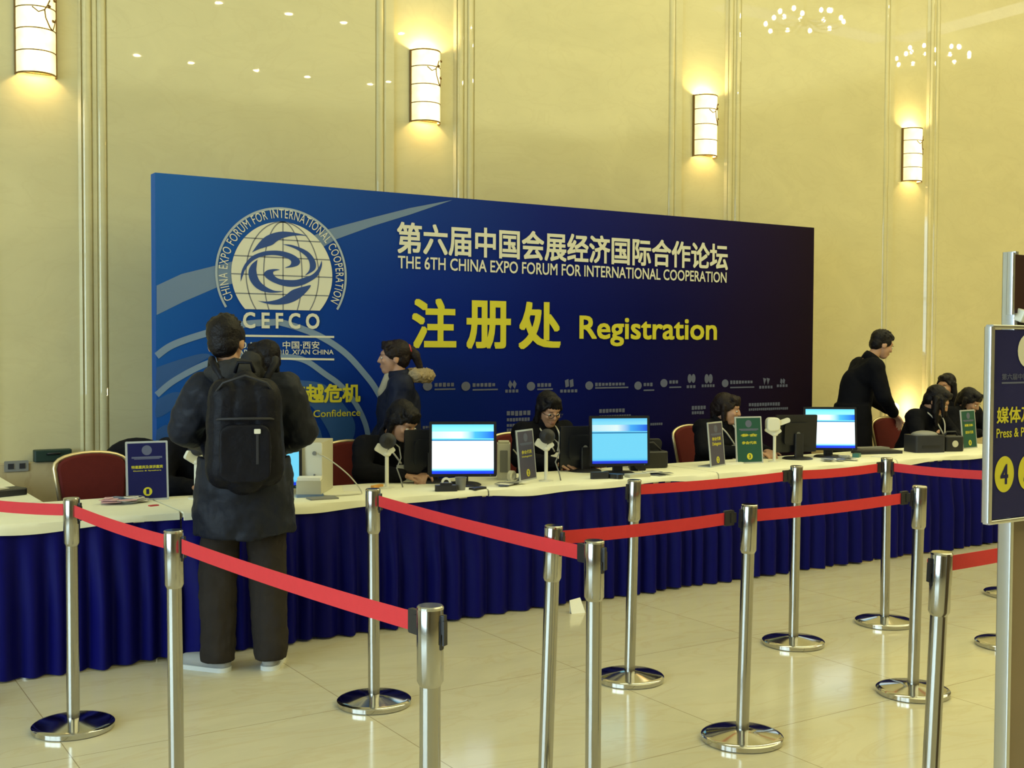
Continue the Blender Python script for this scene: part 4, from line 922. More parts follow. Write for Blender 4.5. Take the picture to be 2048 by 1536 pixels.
MB().lathe([(0.02, -0.012), (0.035, -0.012), (0.035, 0.012), (0.02, 0.012), (0.02, -0.012)], (0, 0, 0.035), 24, (0, 1, 0), cap=False).build('tape', M_white, t, smooth='auto')
flat('computer_mouse', 'dark mouse on the cloth below the pale cyan screen', 'mouse', 4.60, 5.93, 0.4, (0.06, 0.10, 0.03), M_black, r=0.025)
flat('stapler', 'small black stapler below the pale cyan screen', 'stapler', 4.50, 5.97, -0.3, (0.12, 0.035, 0.045), M_dgrey, r=0.01)
flat('paper_pad', 'cream notepad under the grey pile below the pale cyan screen', 'notepad', 4.78, 5.93, -0.1, (0.16, 0.07, 0.022), M_beige)
flat('paper_sheet', 'small white slip by the corner of the pale cyan screen', 'paper', 5.03, 6.10, -0.3, (0.10, 0.07, 0.006), M_paper)
flat('white_plate', 'white tray by the hands of the sitter between the two upright signs', 'tray', 5.89, 6.22, -0.2, (0.17, 0.08, 0.014), M_paper, r=0.02)
# black camera gear and papers between the cyan screen and the violet sign
t = thing('camera_bag', 'open black camera bag beside the pale cyan screen', 'bag', (5.22, 6.36, TZ), -0.3)
MB().rbox((0, 0, 0.06), (0.26, 0.15, 0.12), 0.03).build('bag_body', M_black, t, bevel=0.01, smooth='auto')
MB().rbox((0, 0.06, 0.15), (0.25, 0.02, 0.10), 0.03, (0.3, 0, 0), axis=1).build('lid', M_dgrey, t, smooth='auto')
MB().tube([(-0.12, 0, 0.1), (-0.09, -0.04, 0.17), (0.02, -0.05, 0.18), (0.11, -0.02, 0.1)], 0.008, 8).build('strap', M_dgrey, t, smooth=True)
t = thing('photo_camera', 'small camera with a light strap resting beside the black camera bag', 'camera', (5.03, 6.24, TZ), -0.5)
MB().rbox((0, 0, 0.04), (0.11, 0.05, 0.08), 0.012, axis=1).build('camera_body', M_dgrey, t, smooth='auto'); MB().lathe([(0.001, 0), (0.03, 0), (0.03, 0.04), (0.001, 0.04)], (0, -0.025, 0.04), 18, (0, -1, 0)).build('lens', M_black, t)
MB().tube([(-0.05, 0, 0.07), (-0.05, -0.03, 0.12), (-0.03, -0.035, 0.05), (0.0, -0.06, 0.01)], 0.006, 6).build('strap', mat('tan_strap', (0.5, 0.36, 0.2), 0.7, noise=0.1), t, smooth=True)
# far end: dark printers, papers
t = thing('badge_printer', 'dark grey badge printer with a rounded top at the far end', 'printer', (7.98, 6.17, TZ), -0.35)
MB().rbox((0, 0, 0.07), (0.27, 0.20, 0.14), 0.025).build('case', M_dgrey, t, smooth='auto'); MB().ell((0, 0, 0.14), (0.115, 0.085, 0.035), None, 24, 10).build('lid', M_grey, t, smooth=True)
MB().box((0, -0.101, 0.05), (0.16, 0.004, 0.02)).build('slot', M_black, t)
t = thing('camera_case', 'black camera case with a round cream badge beside the dark grey printer', 'bag', (8.23, 6.10, TZ), -0.4)
MB().rbox((0, 0, 0.065), (0.17, 0.13, 0.13), 0.025).build('bag_body', M_black, t, bevel=0.01, smooth='auto'); MB().lathe([(0.001, 0), (0.028, 0), (0.026, 0.004), (0.001, 0.005)], (0.0, -0.066, 0.065), 18, (0, -1, 0)).build('badge', M_beige, t)
MB().tube([(-0.06, 0, 0.12), (-0.04, 0, 0.16), (0.04, 0, 0.16), (0.06, 0, 0.12)], 0.008, 8).build('handle', M_black, t, smooth=True)
flat('keyboard', 'dark keyboard between the last bright page and the dark grey printer', 'keyboard', 7.52, 6.27, -0.3, (0.38, 0.15, 0.025), M_dgrey)
flat('document_tray', 'grey document tray in front of the chair back the man holds', 'tray', 7.62, 6.36+0.06, -0.2, (0.30, 0.12, 0.035), M_grey)
flat('paper_sheet', 'white papers fanned beside the dark keyboard at the far end', 'paper', 7.38, 6.08, 0.4, (0.21, 0.15, 0.004), M_paper)
flat('teal_marker_box', 'small teal box at the corner of the last bright page', 'box', 7.12, 6.13, 0.5, (0.09, 0.05, 0.03), M_teal, r=0.006)
flat('paper_sheet', 'single white sheet on the cloth before the dark grey printer', 'paper', 7.98, 5.99, -0.1, (0.20, 0.12, 0.002), M_paper)
# return table
t = thing('laptop_case', 'small black case with white papers on the return table', 'bag', (1.10, 7.02, TZ), 0.3)
MB().rbox((0, 0, 0.02), (0.22, 0.14, 0.04), 0.02).build('case_body', M_black, t, bevel=0.006, smooth='auto'); MB().box((-0.04, 0.0, 0.046), (0.10, 0.09, 0.012), (0.1, 0.1, 0.4)).build('paper', M_paper, t)
# dark bag on the floor by the wall, beyond the red chair, and a long green case
t = thing('duffel_bag', 'black rounded bag heaped behind the red chair and the dark blue sign', 'bag', (1.95, 7.45, 0))
MB().rbox((0, 0, 0.43), (0.40, 0.20, 0.86), 0.06).build('trolley_body', M_black, t, bevel=0.02, smooth='auto'); MB().ell((0, 0, 0.87), (0.21, 0.12, 0.15), None, 22, 12).build('bag_top', M_coat, t, smooth=True)
t = thing('small_case', 'small dark green case lying on the stone ledge of the wall past the red chair', 'case', (1.60, 8.24, 0.82))
MB().rbox((0, 0, 0.04), (0.24, 0.07, 0.08), 0.012).build('case_body', M_dgreen, t, bevel=0.006, smooth='auto'); MB().tube([(-0.04, -0.035, 0.05), (-0.04, -0.05, 0.055), (0.04, -0.05, 0.055), (0.04, -0.035, 0.05)], 0.006, 8).build('handle', M_black, t, smooth=True)
t = thing('paper_bag', 'white scrap of paper on the floor at the foot of the blue skirt', 'paper', (4.08, 5.63, 0))
MB().add([(-0.04,0,0.0),(0.05,-0.02,0.0),(0.045,0.03,0.085),(-0.03,0.035,0.075),(-0.04,0.02,0.0),(0.05,0.02,0.0)], [(0,1,2,3),(4,5,2,3),(0,1,5,4)]).build('paper', M_paper, t)
# ------------------------------------------------------------ people
def hand(m, w, d, n, side, curl=0.5, s=1.0):
    # palm, four fingers of different lengths with knuckle bends, thumb from the side of the palm
    d = Vector(d).normalized(); n = Vector(n); n = (n - d*n.dot(d)).normalized(); l = d.cross(n)*side; w = Vector(w)
    for k, u in enumerate((-1.5, -0.5, 0.5, 1.5)):
        m.cap(w + l*u*0.010*s, 0.015*s, w + d*0.078*s + l*u*0.019*s, 0.0115*s, 10)
    for k, (u, L) in enumerate(((-1.5, 0.82), (-0.5, 0.97), (0.5, 1.05), (1.5, 0.94))):
        p = w + d*(0.080 + (0.006 if abs(u) < 1 else 0))*s + l*u*0.0205*s
        ang = 0.25*curl
        for q, (ln, r) in enumerate(((0.042, 0.0092), (0.027, 0.0085), (0.022, 0.0076))):
            ang += curl*(0.55 + 0.15*k*0.3)
            dd = (d*math.cos(ang) + n*math.sin(ang)).normalized(); e = p + dd*ln*L*s
            m.cap(p, r*s, e, (r-0.0006)*s, 10); p = e
    p = w + d*0.022*s + l*0.026*s
    for ln, r, a, c in ((0.042, 0.0125, 0.75, 0.25), (0.032, 0.0105, 0.45, 0.45), (0.024, 0.0092, 0.25, 0.6)):
        dd = (d*math.cos(a) + l*math.sin(a) + n*c*curl*1.3).normalized(); e = p + dd*ln*s; m.cap(p, r*s, e, (r-0.001)*s, 10); p = e
def limb(m, a, b, c, r0, r1, r2):
    m.cap(a, r0, b, r1); m.cap(b, r1, c, r2)
HEADMAT = {}
def head_matrix(center, yaw, pitch, roll, k=1.0):
    # head looks along -Y when all angles are zero; pitch > 0 bows the head
    return Matrix.Translation(Vector(center)) @ Euler((pitch, roll, yaw), 'YXZ' if False else 'XYZ').to_matrix().to_4x4() @ Matrix.Scale(k, 4)
def head_m(center, yaw, pitch, roll, k):
    return Matrix.Translation(Vector(center)) @ Matrix.Rotation(yaw, 4, 'Z') @ Matrix.Rotation(pitch, 4, 'X') @ Matrix.Rotation(roll, 4, 'Y') @ Matrix.Scale(k, 4)
def add_m(m, M, f):
    t = MB(); f(t); t.v = [tuple(M @ Vector(p)) for p in t.v]; m.add(t.v, t.f)
def head_shape(t):
    t.ell((0, 0.018, 0.030), (0.074, 0.094, 0.086), None, 24, 16)
    t.ell((0, -0.030, -0.020), (0.062, 0.064, 0.088), None, 24, 16)
    t.ell((0, -0.046, -0.078), (0.042, 0.044, 0.036), None, 18, 12)
    t.ell((0, -0.066, 0.035), (0.052, 0.024, 0.022), None, 16, 10)           # brow
    for sx in (-1, 1):
        t.ell((sx*0.036, -0.066, -0.018), (0.024, 0.024, 0.022), None, 14, 10)   # cheeks
        t.ell((sx*0.074, 0.012, -0.010), (0.011, 0.022, 0.032), (0.15, 0, sx*0.35), 14, 10)  # ears
    t.cap((0, -0.090, 0.016), 0.008, (0, -0.104, -0.018), 0.0125, 12)        # nose
    for sx in (-1, 1): t.ell((sx*0.010, -0.096, -0.021), (0.009, 0.010, 0.008), None, 10, 8)
    t.ell((0, -0.088, -0.050), (0.025, 0.010, 0.007), None, 14, 8); t.ell((0, -0.086, -0.061), (0.022, 0.011, 0.008), None, 14, 8)
def cat(*a): return a
def person(label, x, y, J, headp, dress, rz=0, skin=None):
    """J: joints in the person's own frame (faces -Y, base at the floor under it)."""
    t = thing('person', label, 'person', (x, y, 0), rz)
    V = {k: Vector(v) for k, v in J.items()}
    hc, yaw, pitch, roll, k = headp; HM = head_m(hc, yaw, pitch, roll, k)
    f = dress.get('fat', 1.0)
    # continuous body
    m = MB()
    add_m(m, HM, head_shape)
    nk = HM @ Vector((0, 0.022, -0.055))
    m.cap(V['neck'], 0.056, nk, 0.050)
    m.cap(V['pelvis'], 0.125*f, V['chest'], 0.125*f, 20); m.ell(V['pelvis'], (0.155*f, 0.115*f, 0.12), None, 20, 12)
    m.cap(V['chest'], 0.12*f, V['neck'], 0.062, 20)
    m.cap(V['shl'], 0.055, V['shr'], 0.055); m.cap(V['shl'], 0.06, V['chest'], 0.10); m.cap(V['shr'], 0.06, V['chest'], 0.10)
    for s in 'lr':
        limb(m, V['sh'+s], V['el'+s], V['wr'+s], 0.050, 0.040, 0.027)
        d = (V['wr'+s]-V['el'+s]).normalized(); hd = V.get('hd'+s, d)
        hand(m, V['wr'+s]+d*0.005, hd, V.get('pn'+s, Vector((0, 0, -1))), 1 if s == 'l' else -1, dress.get('curl', 0.45))
        limb(m, V['hip'+s], V['kn'+s], V['an'+s], 0.080*f, 0.055, 0.040)
        tdir = V.get('toe'+s, V['an'+s]+Vector((0.01 if s == 'l' else -0.01, -0.14, -0.055)))
        m.cap(V['an'+s]+Vector((0, 0, -0.035)), 0.026, V['an'+s].lerp(tdir, 0.8)*1.0, 0.020)
    b = m.build('body', skin or M_skin, t, smooth=True); voxel(b, 0.0062, 3)
    # face details
    def P(p): return HM @ Vector(p)
    for sx in (-1, 1):
        e = MB(); add_m(e, HM, lambda q: q.ell((sx*0.031, -0.0835, 0.006), (0.0135, 0.0085, 0.0062), None, 14, 10)); eo = e.build('eye', M_eye, t, smooth=True)
        e = MB(); add_m(e, HM, lambda q: q.ell((sx*0.031, -0.0905, 0.0055), (0.0058, 0.0025, 0.0056), None, 12, 8)); e.build('iris', M_iris, eo, smooth=True)
        e = MB(); add_m(e, HM, lambda q: q.tube([(sx*0.016, -0.093, 0.024), (sx*0.031, -0.0935, 0.029), (sx*0.047, -0.084, 0.024)], [0.0018, 0.0022, 0.0012], 8)); e.build('eyebrow', M_hair, t, smooth=True)
    e = MB(); add_m(e, HM, lambda q: (q.ell((0, -0.0925, -0.051), (0.020, 0.0075, 0.0045), None, 14, 8), q.ell((0, -0.0905, -0.060), (0.018, 0.0085, 0.0055), None, 14, 8))); e.build('lips', M_lip, t, smooth=True)
    # hair
    hm = MB(); style = dress['hair']
    def cap_hair(q):
        q.ell((0, 0.034, 0.045), (0.083, 0.092, 0.086), None, 24, 16)
        q.ell((0, 0.055, -0.005), (0.074, 0.062, 0.075), None, 20, 12)
        q.ell((0, -0.034, 0.092), (0.064, 0.050, 0.032), (0.3, 0, 0), 20, 12)
        for sx in (-1, 1): q.ell((sx*0.073, -0.005, 0.030), (0.014, 0.042, 0.044), None, 14, 10)
    def bits(q):
        r2 = random.Random(len(label))
        for k2 in range(46):
            a = r2.uniform(0, 2*PI); zz = r2.uniform(0.25, 1.0); rr_ = math.sqrt(1-zz*zz)
            p = Vector((0.083*rr_*math.cos(a), 0.02+0.094*rr_*math.sin(a), 0.048+0.088*zz))
            q.cap(p*0.99, 0.010, p + Vector((r2.uniform(-.012, .012), r2.uniform(-.02, .004), 0.004)), 0.004, 8)
    add_m(hm, HM, cap_hair)
    if style == 'short': add_m(hm, HM, bits)
    if style in ('long', 'bob', 'tail', 'curtain'):
        add_m(hm, HM, lambda q: [q.cap((sx*0.012, -0.062, 0.108), 0.017, (sx*0.068, -0.046, 0.030), 0.015) for sx in (-1, 1)])
        if style == 'bob': add_m(hm, HM, lambda q: [q.cap((u*0.015, -0.070, 0.100), 0.013, (u*0.021+0.004, -0.088+abs(u)*0.006, 0.052), 0.008) for u in (-2, -1, 0, 1, 2)])
    fall = dress.get('fall', Vector((0, 0.10, -0.30)))
    L = dress.get('hair_len', 0.26)
    if style == 'long' or style == 'curtain':
        for sx in (-1, -0.6, -0.25, 0.25, 0.6, 1):
            a = P((sx*0.074, 0.045 - abs(sx)*0.035, 0.02)); dn = dress.get('down', Vector((0, 0.05, -1))).normalized()
            mid = a + dn*L*0.5 + Vector((sx*0.012, 0, 0)); e_ = a + dn*L
            hm.cap(a, 0.034, mid, 0.032); hm.cap(mid, 0.032, e_, 0.016)
        if style == 'curtain':
            for sx in (-1, 1):
                a = P((sx*0.070, -0.035, 0.045)); e_ = a + Vector((sx*0.004, -0.005, -L*0.62)); hm.cap(a, 0.024, e_, 0.013)
    if style == 'bob':
        for sx in (-1, 1):
            a = P((sx*0.078, 0.015, 0.02)); e_ = P((sx*0.080, -0.005, -0.085)); hm.cap(a, 0.026, e_, 0.018)
        hm.cap(P((0, 0.085, 0.0)), 0.055, P((0, 0.075, -0.085)), 0.045)
    if style == 'tail':
        a = P((0, 0.115, 0.055)); q1 = a + Vector(dress['tail'][0]); q2 = q1 + Vector(dress['tail'][1])
        hm.cap(a, 0.030, q1, 0.034); hm.cap(q1, 0.034, q2, 0.015)
    ho = hm.build('hair', dress.get('hairmat', M_hair), t, smooth=True); voxel(ho, 0.0065, 2, (0.008, 0.025))
    if style == 'tail':
        MB().lathe([(0.028, -0.007), (0.036, -0.007), (0.036, 0.007), (0.028, 0.007), (0.028, -0.007)], P((0, 0.118, 0.055)), 16, HM.to_3x3() @ Vector((0, 1, 0.2)), cap=False).build('hair_band', M_red, t, smooth=True)
    # upper garment
    c = MB(); g = dress.get('g', 0.022); hem = dress.get('hem')
    cm = dress['top']
    cw = dress.get('coat_w', 1.0)
    c.cap(V['pelvis'], (0.125*f+g)*1.0, V['chest'], 0.125*f+g, 22); c.ell(V['pelvis'], ((0.158*f+g)*cw, (0.115*f+g)*cw, 0.13), None, 22, 12)
    c.cap(V['chest'], 0.122*f+g, V['neck']+Vector((0, 0.0, -0.05)), 0.070+g*0.5, 20)
    c.cap(V['shl'], 0.055+g, V['shr'], 0.055+g); c.cap(V['shl'], 0.062+g, V['chest'], 0.10+g); c.cap(V['shr'], 0.062+g, V['chest'], 0.10+g)
    tr = (V['neck']-V['shl'])*0.45
    for s in 'lr':
        c.cap(V['sh'+s], 0.056+g, V['neck']+Vector((0, 0.01, -0.03)), 0.055)
        sl = dress.get('sleeve', 0.0)
        cuff = V['el'+s].lerp(V['wr'+s], 0.93)
        limb(c, V['sh'+s], V['el'+s], cuff, 0.053+g+sl, 0.045+g*0.8+sl, 0.033+g*0.6+sl*0.5)
    if hem is not None:
        # skirts of a coat: an elliptical shell that closes over the hips
        wv, dv, zt = hem
        px, py = V['pelvis'].x, V['pelvis'].y
        vs = []; fs = []; ns = 28; zz = [V['pelvis'].z+0.12, V['pelvis'].z, (V['pelvis'].z+zt)/2, zt]
        sc_ = [0.90, 1.0, 1.03, 1.02]
        for z_, q in zip(zz, sc_):
            for j in range(ns):
                a = 2*PI*j/ns; vs.append((px + wv*q*math.cos(a), py + dv*q*math.sin(a), z_ + (0.008*math.sin(3*a) if z_ == zt else 0)))
        for i in range(3):
            for j in range(ns): fs.append((i*ns+j, i*ns+(j+1) % ns, (i+1)*ns+(j+1) % ns, (i+1)*ns+j))
        fs += [tuple(range(ns)), tuple(3*ns+j for j in range(ns))[::-1]]
        c.add(vs, fs)
    co = c.build(dress.get('topname', 'jacket'), cm, t, smooth=True); voxel(co, 0.010, 4, dress.get('folds', (0.020, 0.09)))
    # collar
    nb = V['neck']; up = (nk - nb).normalized()
    cl = MB().lathe([(0.064, -0.03), (0.080, -0.025), (0.082, 0.02), (0.074, 0.05), (0.066, 0.045), (0.062, 0.0), (0.064, -0.03)], nb, 24, up, cap=False)
    if dress.get('collar', True): cl.build('collar', dress.get('collarmat', cm), t, smooth=True)
    # trousers and shoes
    tm = dress.get('trousers', M_dtrous); w_ = dress.get('leg_w', 0.0)
    c = MB(); c.ell(V['pelvis']+Vector((0, 0, -0.04)), (0.160*f, 0.122*f, 0.12), None, 20, 12)
    for s in 'lr':
        limb(c, V['hip'+s], V['kn'+s], V['an'+s]+Vector((0, 0.004, 0.0)), 0.092*f+w_*0.3, 0.070+w_, 0.060+w_)
    tr_ = voxel(c.build('trousers', tm, t, smooth=True), 0.010, 3, (0.022, 0.08))
    for v in tr_.data.vertices: v.co.z = max(v.co.z, 0.052)
    for s in 'lr':
        an = V['an'+s]; toe = V.get('toe'+s, an+Vector((0.01 if s == 'l' else -0.01, -0.14, -0.055)))
        dr = Vector((toe.x-an.x, toe.y-an.y, 0)).normalized()
        c = MB(); hp = Vector((an.x, an.y, 0.045)) - dr*0.030; tp = Vector((toe.x, toe.y, 0.038)) + dr*0.01
        c.cap(hp, 0.040, hp.lerp(tp, 0.6), 0.044); c.cap(hp.lerp(tp, 0.6), 0.044, tp, 0.034); c.cap(hp+dr*0.012+Vector((0, 0, 0.02)), 0.036, an+dr*0.005+Vector((0, 0, -0.02)), 0.034)
        sh = c.build('shoe', dress.get('shoe', M_shoedark), t, smooth=True); voxel(sh, 0.007, 3)
        for v in sh.data.vertices: v.co.z = max(v.co.z, 0.012)
        so = MB(); a = math.atan2(dr.y, dr.x); cen = hp.lerp(tp, 0.5)
        so.rbox((cen.x, cen.y, 0.011), ((tp-hp).length+0.075, 0.092, 0.022), 0.044, (0, 0, a), seg=8); so.build('sole', dress.get('sole', M_shoedark), sh)
    if dress.get('lanyard'):
        fr_ = dress['lanyard']; pts = [nb+Vector((0.062, 0.03, 0.0)), nb+Vector((0.075, -0.05, -0.05))] ; 
        ctr = Vector(fr_); l_ = MB()
        for sx in (-1, 1):
            l_.tube(smooth3([nb+Vector((sx*0.066, 0.03, 0.02)), nb+Vector((sx*0.072, -0.06, -0.03)), nb.lerp(ctr, 0.5)+Vector((sx*0.055, -0.045, 0)), ctr+Vector((sx*0.012, 0, 0))]), 0.006, 6)
        l_.build('lanyard', M_lany, t, smooth=True)
        MB().box(ctr+Vector((0, -0.004, -0.06)), (0.085, 0.004, 0.11), (-0.2, 0, 0)).build('name_badge', M_paper, t)
    return t, V, HM
def stand(h=1.0, lean=0.0, shw=0.185, **kw):
    J = dict(pelvis=(0, 0, 0.93), chest=(0, -lean*0.5, 1.25), neck=(0, -lean, 1.455), shl=(shw, -lean*0.9, 1.395), shr=(-shw, -lean*0.9, 1.395),
             ell=(shw+0.06, 0.02-lean*0.5, 1.12), elr=(-shw-0.06, 0.02-lean*0.5, 1.12), wrl=(shw+0.05, -0.10, 0.90), wrr=(-shw-0.05, -0.10, 0.90),
             hipl=(0.088, 0, 0.90), hipr=(-0.088, 0, 0.90), knl=(0.098, -0.015, 0.49), knr=(-0.098, -0.015, 0.49), anl=(0.105, 0.03, 0.085), anr=(-0.105, 0.03, 0.085))
    J = {k: (v[0]*h, v[1]*h, v[2]*h) for k, v in J.items()}; J.update(kw); return J
def sit(lean=0.12, shw=0.175, drop=0.0, **kw):
    J = dict(pelvis=(0, 0.02, 0.575), chest=(0, -lean*0.55, 0.86-drop*0.6), neck=(0, -lean, 1.045-drop), shl=(shw, -lean*0.9, 0.985-drop), shr=(-shw, -lean*0.9, 0.985-drop),
             ell=(shw+0.07, -lean-0.10, 0.80-drop), elr=(-shw-0.07, -lean-0.10, 0.80-drop), wrl=(0.12, -lean-0.30, 0.80), wrr=(-0.12, -lean-0.30, 0.80),
             hipl=(0.09, 0, 0.56), hipr=(-0.09, 0, 0.56), knl=(0.11, -0.40, 0.54), knr=(-0.11, -0.40, 0.54), anl=(0.11, -0.38, 0.085), anr=(-0.11, -0.38, 0.085))
    J.update(kw); return J

# the man with the backpack, seen from behind, at the table
tm_, Vm, HMm = person('person in a charcoal parka with a black backpack, standing at the table back turned', 1.985, 5.565,
       stand(1.02, -0.03, 0.215, pelvis=(0, 0.0, 0.93), chest=(0, 0.0, 1.25), neck=(0.05, -0.02, 1.470), shl=(0.195, 0.0, 1.375), shr=(-0.195, 0.0, 1.375),
             ell=(0.285, -0.06, 1.19), elr=(-0.285, -0.06, 1.17), wrl=(0.13, -0.31, 1.07), wrr=(-0.10, -0.31, 1.05), hdl=(-0.75, -0.65, 0.1), hdr=(0.75, -0.6, 0.1), pnl=(0, 0.5, -0.8), pnr=(0, 0.5, -0.8),
             knl=(0.13, -0.02, 0.49), knr=(-0.115, -0.03, 0.49), anl=(0.13, 0.045, 0.085), anr=(-0.125, 0.055, 0.085), toel=(0.275, -0.05, 0.03), toer=(-0.16, -0.10, 0.03)),
       ((0.085, -0.045, 1.618), -0.25, 0.12, 0.06, 1.06),
       dict(hair='short', top=M_parka, topname='parka', g=0.036, sleeve=0.012, hem=(0.245, 0.18, 0.665), coat_w=1.08, trousers=M_trous, leg_w=0.026, shoe=M_shoe, sole=M_sole, folds=(0.035, 0.10), fat=1.05, collarmat=M_parka, curl=0.7), rz=PI-0.33)
# hood lying on his shoulders
m = MB()
for k in range(15):
    a = -0.35 + (PI+0.7)*k/14; m.ell((0.045+0.105*math.cos(a), 0.0+0.105*math.sin(a), 1.475+0.022*math.sin(a)-0.02*abs(math.cos(a))), (0.050, 0.045, 0.052), None, 12, 8)
m.ell((0.04, 0.12, 1.455), (0.12, 0.06, 0.075), None, 18, 10); m.ell((-0.03, 0.05, 1.53), (0.055, 0.055, 0.05), None, 14, 8)
voxel(m.build('hood', mat('grey_lining', (0.024, 0.024, 0.026), 0.7, noise=0.2, bump=0.3, bscale=30, spec=0.2), tm_, smooth=True), 0.009, 3, (0.02, 0.05))
# his backpack
t = thing('backpack', 'black backpack on the back of the person in the charcoal parka', 'backpack', (1.985, 5.565, 0), -0.33)
m = MB(); m.ell((0, -0.235, 1.30), (0.150, 0.10, 0.17), None, 24, 14); m.cap((-0.08, -0.235, 1.36), 0.095, (-0.09, -0.24, 1.02), 0.10); m.cap((0.08, -0.235, 1.36), 0.095, (0.09, -0.24, 1.02), 0.10); m.cap((0, -0.24, 1.42), 0.07, (0, -0.25, 1.0), 0.11)
b = m.build('main_compartment', M_pack, t, smooth=True); voxel(b, 0.008, 4, (0.012, 0.08))
m = MB().rbox((0, -0.335, 1.10), (0.235, 0.075, 0.27), 0.05, axis=1); voxel(m.build('front_pocket', M_pack, t, smooth=True), 0.007, 4, (0.008, 0.07))
MB().tube([(-0.14, -0.30, 1.255), (-0.11, -0.345, 1.262), (0, -0.372, 1.265), (0.11, -0.345, 1.262), (0.14, -0.30, 1.255)], 0.006, 8).build('pocket_zip', M_dgrey, t, smooth=True)
MB().tube([(-0.145, -0.29, 1.37), (-0.10, -0.325, 1.43), (0, -0.335, 1.465), (0.10, -0.325, 1.43), (0.145, -0.29, 1.37)], 0.006, 8).build('main_zip', M_dgrey, t, smooth=True)
MB().tube([(-0.045, -0.20, 1.475), (-0.03, -0.215, 1.525), (0.03, -0.215, 1.525), (0.045, -0.20, 1.475)], 0.009, 8).build('grab_loop', M_pack, t, smooth=True)
MB().rbox((0.055, -0.376, 1.205), (0.030, 0.008, 0.022), 0.004, axis=1).build('maker_tag', M_white, t)
MB().box((0.055, -0.372, 1.12), (0.012, 0.008, 0.14)).build('zip_pull_cord', M_dgrey, t)
for sx in (-1, 1):
    MB().tube(smooth3([(sx*0.10, -0.16, 1.44), (sx*0.145, -0.11, 1.515), (sx*0.155, 0.02, 1.535), (sx*0.165, 0.13, 1.46), (sx*0.19, 0.17, 1.30), (sx*0.20, 0.10, 1.12), (sx*0.15, -0.15, 1.0)]), 0.018, 10).build('shoulder_strap', M_pack, t, smooth=True)

# long-haired woman beyond him, behind the table
person('person with long dark hair and a brown coat, mostly hidden beyond the backpack wearer', 2.675, 6.98,
       stand(0.955, 0.05, 0.175, ell=(0.22, -0.12, 1.08), elr=(-0.22, -0.12, 1.08), wrl=(0.10, -0.30, 1.0), wrr=(-0.10, -0.30, 1.0)),
       ((0.0, -0.06, 1.51), -0.25, 0.20, 0.0, 1.0), dict(hair='long', hair_len=0.22, hairmat=M_hair, top=M_brown, topname='coat', g=0.03, hem=(0.21, 0.16, 0.60)), rz=-PI/2-0.55)
# the sitter in black at the first table's end
person('person in black seated behind the blue desk sign, mostly hidden by the parka', 2.14, 6.96,
       sit(0.16), ((0.02, -0.24, 1.03), 0.2, 0.6, 0.0, 1.0), dict(hair='bob', top=M_coat, lanyard=(0.03, -0.34, 0.84)))
# woman writing with bowed head
person('person in black with a white lanyard and bowed head, writing between two cream posts', 3.36, 6.93,
       sit(0.24, 0.175, 0.03, wrl=(0.10, -0.52, 0.80), wrr=(-0.05, -0.52, 0.80), ell=(0.26, -0.34, 0.82), elr=(-0.26, -0.36, 0.82)), ((0.03, -0.355, 1.125), 0.30, 0.62, 0.0, 1.02),
       dict(hair='bob', top=M_coat, lanyard=(0.01, -0.40, 0.86), trousers=M_dtrous))
# woman with glasses
tg, Vg, HMg = person('person with glasses in black, seated behind the sideways violet desk sign', 4.66, 6.95,
       sit(0.10, 0.175, -0.01, wrl=(0.16, -0.42, 0.80), wrr=(-0.10, -0.42, 0.80), ell=(0.27, -0.20, 0.82), elr=(-0.27, -0.20, 0.82)), ((0.0, -0.165, 1.155), -0.10, 0.42, 0.0, 1.0),
       dict(hair='bob', top=M_coat, lanyard=(0.04, -0.20, 0.86)))
gl = MB()
for sx in (-1, 1):
    gl.tube([HMg @ Vector((sx*0.032+0.021*math.cos(a), -0.103, 0.004+0.016*math.sin(a))) for a in [2*PI*k/20 for k in range(20)]], 0.0022, 6, closed=True)
    gl.tube([HMg @ Vector(p) for p in ((sx*0.053, -0.103, 0.008), (sx*0.072, -0.08, 0.008), (sx*0.080, 0.0, 0.002))], 0.002, 6)
gl.tube([HMg @ Vector(p) for p in ((-0.011, -0.104, 0.008), (0, -0.107, 0.011), (0.011, -0.104, 0.008))], 0.002, 6)
gl.build('glasses', M_black, tg, smooth=True)
# sitter between the two upright signs
person('person in black with a white lanyard, seated between the violet and green upright signs', 6.36, 6.95,
       sit(0.10, 0.175, 0.02, wrl=(0.16, -0.45, 0.80), wrr=(-0.02, -0.45, 0.80), ell=(0.27, -0.20, 0.80), elr=(-0.27, -0.20, 0.80)), ((0.02, -0.155, 1.115), 0.62, 0.22, 0.0, 1.0),
       dict(hair='bob', top=M_coat, lanyard=(0.07, -0.20, 0.84), hairmat=M_brownhair))
# woman with the fur-trimmed hood, looking aside
tf, Vf, HMf = person('person in a navy jacket with a beige fur hood and tied-back hair, standing in profile', 3.70, 7.24,
       stand(0.955, 0.0, 0.165, ell=(0.20, -0.05, 1.06), elr=(-0.20, -0.05, 1.06), wrl=(0.14, -0.18, 0.90), wrr=(-0.14, -0.18, 0.90)),
       ((0, -0.035, 1.522), -0.05, 0.06, 0.0, 1.0), dict(hair='tail', tail=((0.0, 0.04, -0.04), (0.0, 0.05, -0.14)), hairmat=M_brownhair, top=M_navy, topname='padded_jacket', g=0.030, hem=(0.19, 0.15, 0.62), collarmat=M_navy), rz=-1.95)
m = MB(); 
for k in range(13):
    a = PI*0.12 + PI*0.76*k/12; m.ell((0.15*math.cos(a), 0.05+0.15*math.sin(a), 1.405-0.005*math.sin(a)), (0.050, 0.055, 0.050), None, 12, 8)
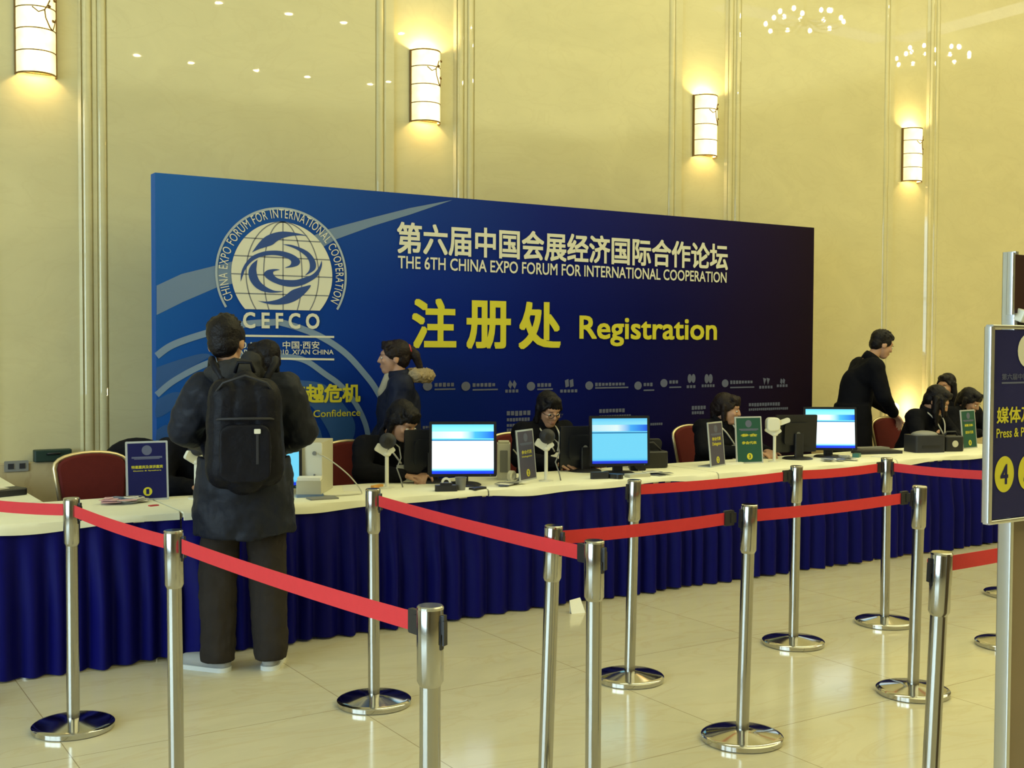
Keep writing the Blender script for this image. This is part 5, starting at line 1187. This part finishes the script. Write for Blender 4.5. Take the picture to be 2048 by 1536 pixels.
voxel(m.build('fur_hood_trim', M_fur, tf, smooth=True), 0.009, 1, (0.03, 0.018))
MB().cap((0, -0.060, 1.41), 0.036, (0, -0.108, 1.28), 0.040).build('shirt_front', M_scarf, tf, smooth=True)
# standing man in black at the far end
person('person in a long black coat standing with both hands on a maroon chair back', 8.48, 7.36,
       stand(1.04, 0.10, 0.195, neck=(0, -0.165, 1.50), chest=(0, -0.05, 1.27), shl=(0.19, -0.135, 1.43), shr=(-0.19, -0.135, 1.43),
             ell=(0.235, -0.22, 1.16), elr=(-0.235, -0.20, 1.16), wrl=(0.17, -0.42, 1.02), wrr=(-0.10, -0.36, 1.00), hdl=(0, -0.7, -0.6), hdr=(0.2, -0.6, -0.7)),
       ((0, -0.275, 1.635), 0.12, 0.42, 0.0, 1.04), dict(hair='short', top=M_coat, topname='coat', g=0.032, hem=(0.23, 0.17, 0.45), folds=(0.016, 0.12), curl=0.6), rz=1.08)
# three sitters at the far end
person('person with long hair over the face and a white lanyard, bent over the far tabletop', 8.80, 6.97,
       sit(0.20, 0.18, 0.0, wrl=(0.10, -0.48, 0.80), wrr=(-0.12, -0.48, 0.80), ell=(0.26, -0.28, 0.82), elr=(-0.26, -0.28, 0.82)), ((0.02, -0.27, 1.13), 0.5, 0.62, 0.0, 1.06),
       dict(hair='curtain', hair_len=0.24, top=M_coat, lanyard=(0.03, -0.34, 0.84), down=Vector((0.0, 0.0, -1))), rz=0.05)
person('person with long dark hair half hidden behind the long-haired sitter', 10.34, 7.72,
       sit(0.02, 0.17, -0.03, wrl=(0.10, -0.30, 0.80), wrr=(-0.10, -0.30, 0.80)), ((0, -0.05, 1.215), -0.35, 0.22, 0.0, 1.0), dict(hair='long', hair_len=0.24, top=M_coat), rz=-1.1)
person('person in black with a dark bowed head, last in the row near the sign stand', 9.80, 7.26,
       sit(0.14, 0.18, 0.02, wrl=(0.10, -0.40, 0.80), wrr=(-0.10, -0.40, 0.80)), ((0, -0.20, 1.09), 0.2, 0.55, 0.0, 1.0), dict(hair='bob', top=M_coat))
